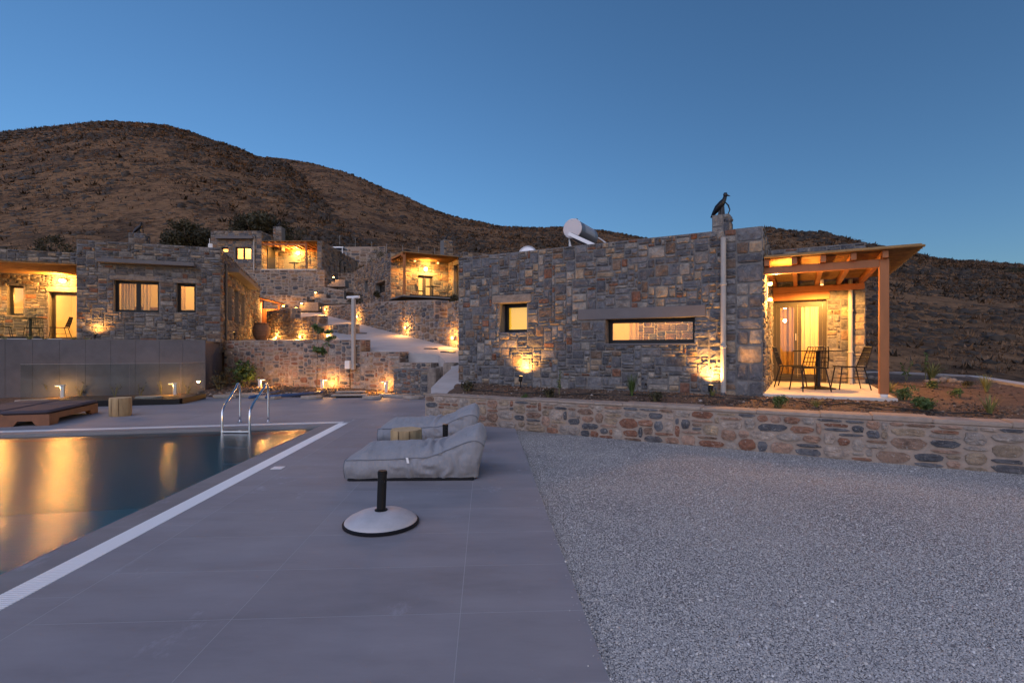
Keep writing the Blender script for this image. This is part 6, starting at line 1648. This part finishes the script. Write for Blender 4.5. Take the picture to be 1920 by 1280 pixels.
for i, (px, py, w) in enumerate(((1737, 716, .14), (1752, 716, .22), (1768, 715, .26), (1786, 716, .22), (1800, 718, .16), (1632, 711, .24), (1645, 712, .2), (1775, 709, .2))):
    q = gp(px, py); bm_ = MB(); N = 8
    rings = [[(w*.5*r_*math.cos(2*PI*k/N)*rr.uniform(.8, 1.15), w*.4*r_*math.sin(2*PI*k/N)*rr.uniform(.8, 1.15), z*w) for k in range(N)] for r_, z in ((.8, -.1), (1, .12), (.8, .3), (.3, .42))]
    o = bm_.loft(rings).build('garden_rock', 'lintel_stone', None, smooth=.6); o.location = q
    tag(o, ['small rock at the left end of the rock pile', 'second rock from the left in the rock pile', 'largest rock in the middle of the rock pile', 'rock right of the largest one in the pile', 'small rock at the right end of the rock pile', 'lit rock at the corner of the patio wall', 'second rock beside the patio wall corner', 'rock behind the rock pile'][i], 'rock', 'rocks in the right garden bed')
for i, (pts, lb) in enumerate(((((880, 738), (1000, 744), (1100, 748), (1230, 752), (1360, 757), (1440, 763)), 'drip hose along the house side of the near garden, left part'), (((1440, 760), (1560, 764), (1640, 763), (1700, 764)), 'drip hose just before the patio slab'),
    (((1430, 755), (1560, 771), (1700, 766), (1860, 772)), 'middle drip hose across the right garden bed'), (((1250, 766), (1440, 777), (1600, 785), (1760, 790), (1900, 796)), 'drip hose along the back of the low rubble wall'),
    (((1660, 722), (1760, 727), (1830, 730)), 'short drip hose near the rock pile'))):
    dense = []
    for (a, b_) in zip(pts, pts[1:]):
        for k in range(8): dense.append((lerp(a[0], b_[0], k/8), lerp(a[1], b_[1], k/8)))
    dense.append(pts[-1]); q = []
    for k, (x, y) in enumerate(dense): g = gp(x, y); g.z += .018+.012*math.sin(k*.9); q.append(g)
    o = MB().tube(q, .011, 6).build('drip_hose', 'hose', None, smooth=True); tag(o, lb, 'hose', 'drip hoses on the garden soil')
# plants before the rubble wall and concrete wall
bush(G(463, 729, .06), .62, .95, 'leafy green shrub before the rubble wall, behind the ladder', 80, 'leaf_green', 520, .16)
bush(G(412, 735, .05), .45, .9, 'dark thin shrub in the corner of the concrete and rubble walls', 81, 'leaf_dark', 320, .10)
bush(G(573, 724, .06), .30, .62, 'small green shrub left of the young sapling', 82, 'leaf_green', 150, .13)
bush(G(636, 723, .06), .26, .75, 'small dark shrub right of the young sapling', 83, 'leaf_green', 130, .11)
bush(G(733, 730, .06), .30, .58, 'round dark bush beside the right garden lamp', 84, 'leaf_dark', 600, .07)
bush(G(512, 726, .06), .28, .5, 'low sparse shrub right of the left garden lamp', 85, 'leaf_green', 90, .10)
bush(G(692, 727, .06), .22, .35, 'tiny shrub left of the right garden lamp', 86, 'leaf_pale', 60, .08)
for i, (px, py, lb) in enumerate(((93, 743, 'thin leafless twig plant left of the left concrete wall lamp'), (150, 742, 'thin twig plant right of the left concrete wall lamp'), (303, 739, 'thin twig plant left of the lamp behind the glass corner'), (352, 738, 'thin twig plant right of the lamp behind the glass corner'), (215, 743, 'low weed tuft before the concrete wall'), (263, 743, 'weed tuft behind the glass balustrade'))):
    leafy(G(px, py, .04), .42, 26, lb, 90+i, 'leaf_dark', .05, (.05, 0), stalks=3, spread=.14, name='twig_plant', group='thin plants before the concrete wall')
sp_ = empty('young_tree', G(600, 730, .06), 0, 'young two stemmed sapling with leaf clusters before the rubble wall', 'young tree')
q0 = G(600, 730, .06)
def loc_of(px, py, Y=None): w_ = P(px, py, q0.y); return (w_-q0)
MB().tube([loc_of(605, 730), loc_of(606, 690), loc_of(607, 668), loc_of(614, 640)], [.03, .026, .02, .01], 7).build('trunk', 'bark', sp_, smooth=True)
MB().tube([loc_of(594, 728), loc_of(595, 690), loc_of(596, 622)], [.016, .014, .01], 6).build('stake', 'bark', sp_)
bl = []
for (px, py, r_) in ((596, 656, .16), (607, 656, .17), (590, 653, .12), (611, 661, .12), (598, 618, .16), (592, 612, .12), (604, 622, .12), (617, 622, .14), (622, 636, .15), (627, 632, .10), (618, 646, .14), (621, 640, .1)):
    p = loc_of(px, py); bl.append((p.x, p.y+R.uniform(-.15, .15), p.z, r_, r_, r_*.55))
leaf_cloud('foliage', bl, 420, .15, 'leaf_green', sp_, 99, 2.6, .4)
for i, (px, Y, r_, h, lb) in enumerate(((655, 33, .9, 1.3, 'dark bush on the slope left of the middle villa'), (665, 31.5, .7, 1.0, 'lower dark bush above the road wall'), (708, 30.5, .3, .5, 'small shrub at the foot of the middle villa wall'), (856, 19.5, .4, .7, 'dark shrub in the notch of the road wall'))):
    q = P(px, (612, 590, 572, 595)[i]-12, Y); bush(q, r_, h, lb, 110+i, 'leaf_dark', 700, .10)
for i, px in enumerate((8, 55, 83, 138, 163)):
    q = P(px, 640, 0.001); s = hit((oc.x, oc.y, 0), aV, px, 0, .7)[0]; w_ = frame_mx((oc.x, oc.y, 0), aV) @ Vector((s, .7, 1.66))
    blades(w_, 60, .14+.05*(i % 2), .16, ['little tuft at the left edge on the concrete wall top', 'little tuft below the left table on the concrete wall top', 'little tuft left of the terrace door on the concrete wall top', 'little tuft under the terrace door on the concrete wall top', 'little tuft beside the left villa spotlight'][i], 120+i, 'leaf_pale', .008, group='little tufts on the concrete wall top')
# wire fence and low wall on the slope
fn = empty('wire_fence', (0, 0, 0), 0, 'thin wire fence with metal posts on the slope behind the villas', 'fence')
tops = []
for px in (637, 666, 697, 725, 755, 785, 815):
    Y = 74; z = surf(px, Y)-.2; x = (px-960)/F*Y; MB().tube([(x, Y, z), (x, Y, z+2.0)], .025, 5).build('post', 'pipe', fn); tops.append((x, Y, z))
for k in (.7, 1.2, 1.9): MB().tube([(x, y, z+k) for x, y, z in tops], .008, 4).build('wire', 'lead', fn)
front_wall(636, 722, 62, [(636, 463), (722, 462)], surf(680, 62)-1.5, 'low dry stone wall below the wire fence on the slope', 40, .28, .16)
# ------------------------------------------------------------------ pool side things
def beanbag(loc, rz, label, seed):
    t = empty('bean_bag_lounger', loc, rz, label, 'lounger', 'grey bean bag loungers on the deck')
    L_, Wd = 1.43, 0.72; NX, NS = 90, 72
    def side_h(x): return 0.228+0.02*sstep(.3, .9, x)+0.19*sstep(.86, 1.36, x)
    def crown(x): return 0.055*sstep(0, .25, x)*(1-.45*sstep(.85, 1.05, x)+.5*sstep(1.05, 1.3, x))+.012
    rg = []; seam = {-1: [], 1: []}
    for i in range(NX+1):
        u = i/NX; x = L_*u
        hs = side_h(x); cr2 = crown(x)*1.2
        endf = min(1, (u/.05)**.5 if u < .05 else 1); endb = min(1, ((1-u)/.09)**.5 if u > .91 else 1)
        w = Wd/2*(0.90+0.10*endf)*(0.80+.20*endb)*(1-.05*math.sin(PI*u)); hs2 = hs*(0.94+.06*endf)*(0.72+.28*endb) ; ct = cr2*endf*endb
        ring = []
        for k in range(NS):
            s = k/NS*4; Z0 = .018
            if s < 1:   # bottom, -w..w
                y = -w*0.94+2*w*0.94*s; z = 0.0
            elif s < 2:  # right side up
                q = s-1; y = w*(0.93+.07*q)+0.045*math.sin(PI*q); z = hs2*q
            elif s < 3:  # top across
                q = s-2; y = w*(1-2*q); z = hs2+ct*math.sin(PI*q)**.6*1.75
            else:
                q = s-3; y = -w*(1-.07*q)-0.045*math.sin(PI*q); z = hs2*(1-q)
            lean = 0.30*max(0, z-.18)*sstep(.9, 1.5, x)*1.6
            bl = 0
            p = Vector((x+lean+bl, y, z))
            p.z = Z0+p.z*(1-Z0/max(.2, hs))
            if z > .01:
                n1 = noise.noise((x*5+seed, y*4, z*6)); n2 = noise.noise((x*13+seed, y*7, z*9+3))
                bend = math.exp(-((x-1.0)/.25)**2)
                top = sstep(hs2*.92, hs2, z)
                wr = .017*n1+.009*n2+bend*(.020*math.sin(38*x+5*n1+8*y*y)*top+.012*math.sin(24*(x+z*.9)+4*n1)*(1-top))
                fold = .014*math.sin(30*x+9*n1+10*z)*(1-top)*sstep(.35, .7, x)*(1-sstep(1.1, 1.4, x))
                wr += fold
                if s >= 2 and s < 3: p.z += wr
                else: p.y += wr*(1 if y > 0 else -1); p.x += .4*n1*.012
            ring.append(p)
        rg.append(ring)
        for sg, k in ((1, NS//2), (-1, NS*3//4)): seam[sg].append(ring[k]+Vector((0, sg*.004, .004)))
    b = MB().loft(rg); body = b.build('body', 'canvas', t, smooth=True)
    for sg in (-1, 1): MB().tube(seam[sg][1:-1:2], .006, 5).build('seam', 'piping', body, smooth=True)
    k = 0
    e0 = [rg[0][q]+Vector((-.004, 0, 0)) for q in range(NS//4, NS)]; MB().tube(e0, .005, 5).build('seam', 'piping', body, smooth=True)
    MB().bbox((0.03, -Wd*.475, 0.0), (L_*.97, Wd*.475, 0.030), .008).build('base', 'rubber', t)
    if seed: return t
    p = seam[-1][int(NX*.47)]
    MB().loft([[(p.x-.012, p.y-.012, p.z-.002), (p.x+.014, p.y-.012, p.z-.002)], [(p.x-.006, p.y-.022, p.z+.012), (p.x+.018, p.y-.022, p.z+.010)], [(p.x+.004, p.y-.026, p.z-.045), (p.x+.03, p.y-.026, p.z-.05)]], cap=False, closed=False).build('care_label', 'label', t)
    return t
q = G(648, 903); beanbag((q.x-.03, q.y+.36, 0), 0.03, 'near grey bean bag lounger behind the parasol base, with a white tag', 0)
beanbag((-2.02, 7.98, 0), 0.05, 'far grey bean bag lounger behind the log stool', 20)
def parasol_base(loc, tilt, label, pole_h=.40):
    t = empty('parasol_base', loc, 0, label, 'parasol base', 'parasol bases by the bean bag loungers')
    MB().lathe([(.285, 0.0), (.302, .006), (.304, .022), (.294, .03), (.10, .03)], 48).build('rubber_rim', 'rubber', t, smooth=.7)
    MB().lathe([(.290, .026), (.286, .036), (.262, .056), (.20, .086), (.12, .106), (.06, .112), (.0, .113)], 48, cap=False).build('dome', 'base_paint', t, smooth=True)
    MB().lathe([(.052, .108), (.052, .118), (.040, .124)], 24).build('collar', 'black', t, smooth=.7)
    p = MB(); p.lathe([(.036, .0), (.036, .285), (.0385, .286), (.0385, .31), (.034, .311), (.034, .318)], 24); p.lathe([(.030, .24), (.030, .3185)], 20)
    po = p.build('pole', 'black', t, smooth=.6, loc=(0, 0, .115), rot=(0, tilt, 0))
    MB().tube([(.02, -.034, .24), (.02, -.06, .24)], .012, 8).build('knob', 'black', po)
    return t
parasol_base((-1.063, 4.16, 0), .035, 'white domed parasol base with short black pole, nearest to the camera')
parasol_base((-0.875, 6.72, 0), .0, 'parasol base between the two bean bag loungers, only its black pole in view')
def log_stool(loc, r, h, label, seed):
    rr = random.Random(seed); t = empty('log_stool', loc, rr.uniform(0, 6), label, 'log stool', 'log stools by the pool'); N = 40
    def rad(a, z): return r*(1+.035*math.sin(2*a+seed)+.02*math.sin(5*a+1)+.012*math.sin(9*a+z*6))*(1 if z > .03 else .97)
    zs = [0, .02, .1, .2, .3, h-.02, h]
    b = MB().loft([[(rad(2*PI*k/N, z)*(.975 if z in (0, h) else 1)*math.cos(2*PI*k/N), rad(2*PI*k/N, z)*(.975 if z in (0, h) else 1)*math.sin(2*PI*k/N), z) for k in range(N)] for z in zs], cap=False)
    bd = b.build('bark_side', 'log', t, smooth=.6)
    MB().loft([[(rad(2*PI*k/N, .2)*.972*math.cos(2*PI*k/N), rad(2*PI*k/N, .2)*.972*math.sin(2*PI*k/N), z) for k in range(N)] for z in (h-.01, h+.001)]).build('top', 'logtop', t)
    for a in (rr.uniform(4.2, 4.6), rr.uniform(4.9, 5.5)):
        w = MB(); a -= t.rotation_euler.z
        w.loft([[(r*1.032*math.cos(a+d), r*1.032*math.sin(a+d), z) for d in (-.035*k, .035*k)] for z, k in ((.02, .3), (.15, 1), (h-.06, .8), (h-.002, .5))], cap=False, closed=False)
        w.build('crack', 'log_split', t)
    return t
log_stool((G(753, 872).x-0.02, 6.62, 0), .195, .385, 'pale log stool between the two bean bag loungers', 3)
log_stool(G(226, 779).to_tuple(), .205, .385, 'pale log stool at the end of the wooden sun lounger', 6)
# wooden sun loungers
def sun_lounger(loc, rz, label):
    t = empty('sun_lounger', loc, rz, label, 'sun lounger', 'wooden sun loungers left of the pool'); L_, W = 2.0, .74
    b = [(-W/2, 0), (-W/2+.20, 0), (-W/2+.26, .09), (W/2-.26, .09), (W/2-.20, 0), (W/2, 0), (W/2, .21), (-W/2, .21)]
    for x in (0, L_-.04): MB().prism(b, 0, x, x+.04).build('end_panel', 'wood_dark', t)
    s = [(.042, 0), (.30, 0), (.36, .10), (L_-.36, .10), (L_-.30, 0), (L_-.042, 0), (L_-.042, .21), (.042, .21)]
    for y in (-W/2, W/2-.035): MB().prism(s, 1, y, y+.035).build('side_rail', 'wood_dark', t)
    for i in range(14): MB().box((.06+i*.135, -W/2+.037, .175), (.06+i*.135+.10, W/2-.037, .20)).build('slat', 'wood_dark', t)
    MB().bbox((-.02, -W/2+.0, .212), (1.32, W/2, .285), .03).build('mattress', 'mattress', t, smooth=.6)
    MB().bbox((1.325, -W/2, .212), (2.0, W/2, .29), .03).build('mattress', 'mattress', t, smooth=.6)
    return t
dL = (G(206, 768)-G(95, 797)); rl = math.atan2(dL.y, dL.x)
a_, b_ = G(8, 800), G(83, 798); mid = (a_+b_)*.5
sun_lounger((mid.x, mid.y, 0), rl, 'wooden sun lounger with dark mattress, its end panel towards the pool')
nl = Vector((-math.sin(rl), math.cos(rl)))
sun_lounger((mid.x+nl.x*1.0+.1, mid.y+nl.y*1.0+.35, 0), rl, 'second wooden sun lounger, farther from the pool at the left edge')
# pool ladder
ld = empty('pool_ladder', (0, 0, 0), 0, 'polished steel pool ladder with two hooped handrails', 'pool ladder')
rails = []
for bx, fx in ((450, 416.5), (503, 468)):
    B_ = G(bx, 791.5); Fp = G(fx, 806, 0); Fp.z = 0
    d = (Fp-B_); L2 = d.length; d.normalize()
    prof = [(0, 0), (0, .40), (0.0, .62), (.03, .71), (.09, .755), (.16, .75), (.24, .68), (L2*.82, .44), (L2*.98, .33), (L2, .24), (L2, -.1), (L2, -1.0)]
    pts = [B_+d*x+Vector((0, 0, z)) for x, z in prof]
    sm = []
    for i in range(len(pts)-1):
        for k in range(3): sm.append(pts[i].lerp(pts[i+1], k/3))
    sm.append(pts[-1])
    MB().tube(sm, .021, 12).build('handrail', 'steel', ld, smooth=True)
    MB().lathe([(.05, 0.0), (.05, .012), (.024, .02)], 16, tuple(B_)).build('flange', 'steel', ld, smooth=.6)
    rails.append(pts[-1].copy())
for z in (-.02, -.30, -.58):
    a = rails[0].copy(); b_ = rails[1].copy(); a.z = b_.z = z; dd = (b_-a).normalized(); nn = Vector((-dd.y, dd.x, 0))
    MB().loft([[a+nn*.04+Vector((0, 0, .012)), a-nn*.04+Vector((0, 0, .012)), a-nn*.04-Vector((0, 0, .012)), a+nn*.04-Vector((0, 0, .012))], [b_+nn*.04+Vector((0, 0, .012)), b_-nn*.04+Vector((0, 0, .012)), b_-nn*.04-Vector((0, 0, .012)), b_+nn*.04-Vector((0, 0, .012))]]).build('step', 'steel', ld)
# skimmer lid and small leaves of litter
q = G(521, 877); sk = MB().bbox((-.065, -.065, 0), (.065, .065, .006), .002).build('skimmer_lid', 'grate'); sk.location = q; sk.rotation_euler = (0, 0, ang); tag(sk, 'small white square lid set in the deck beside the grate', 'deck lid')
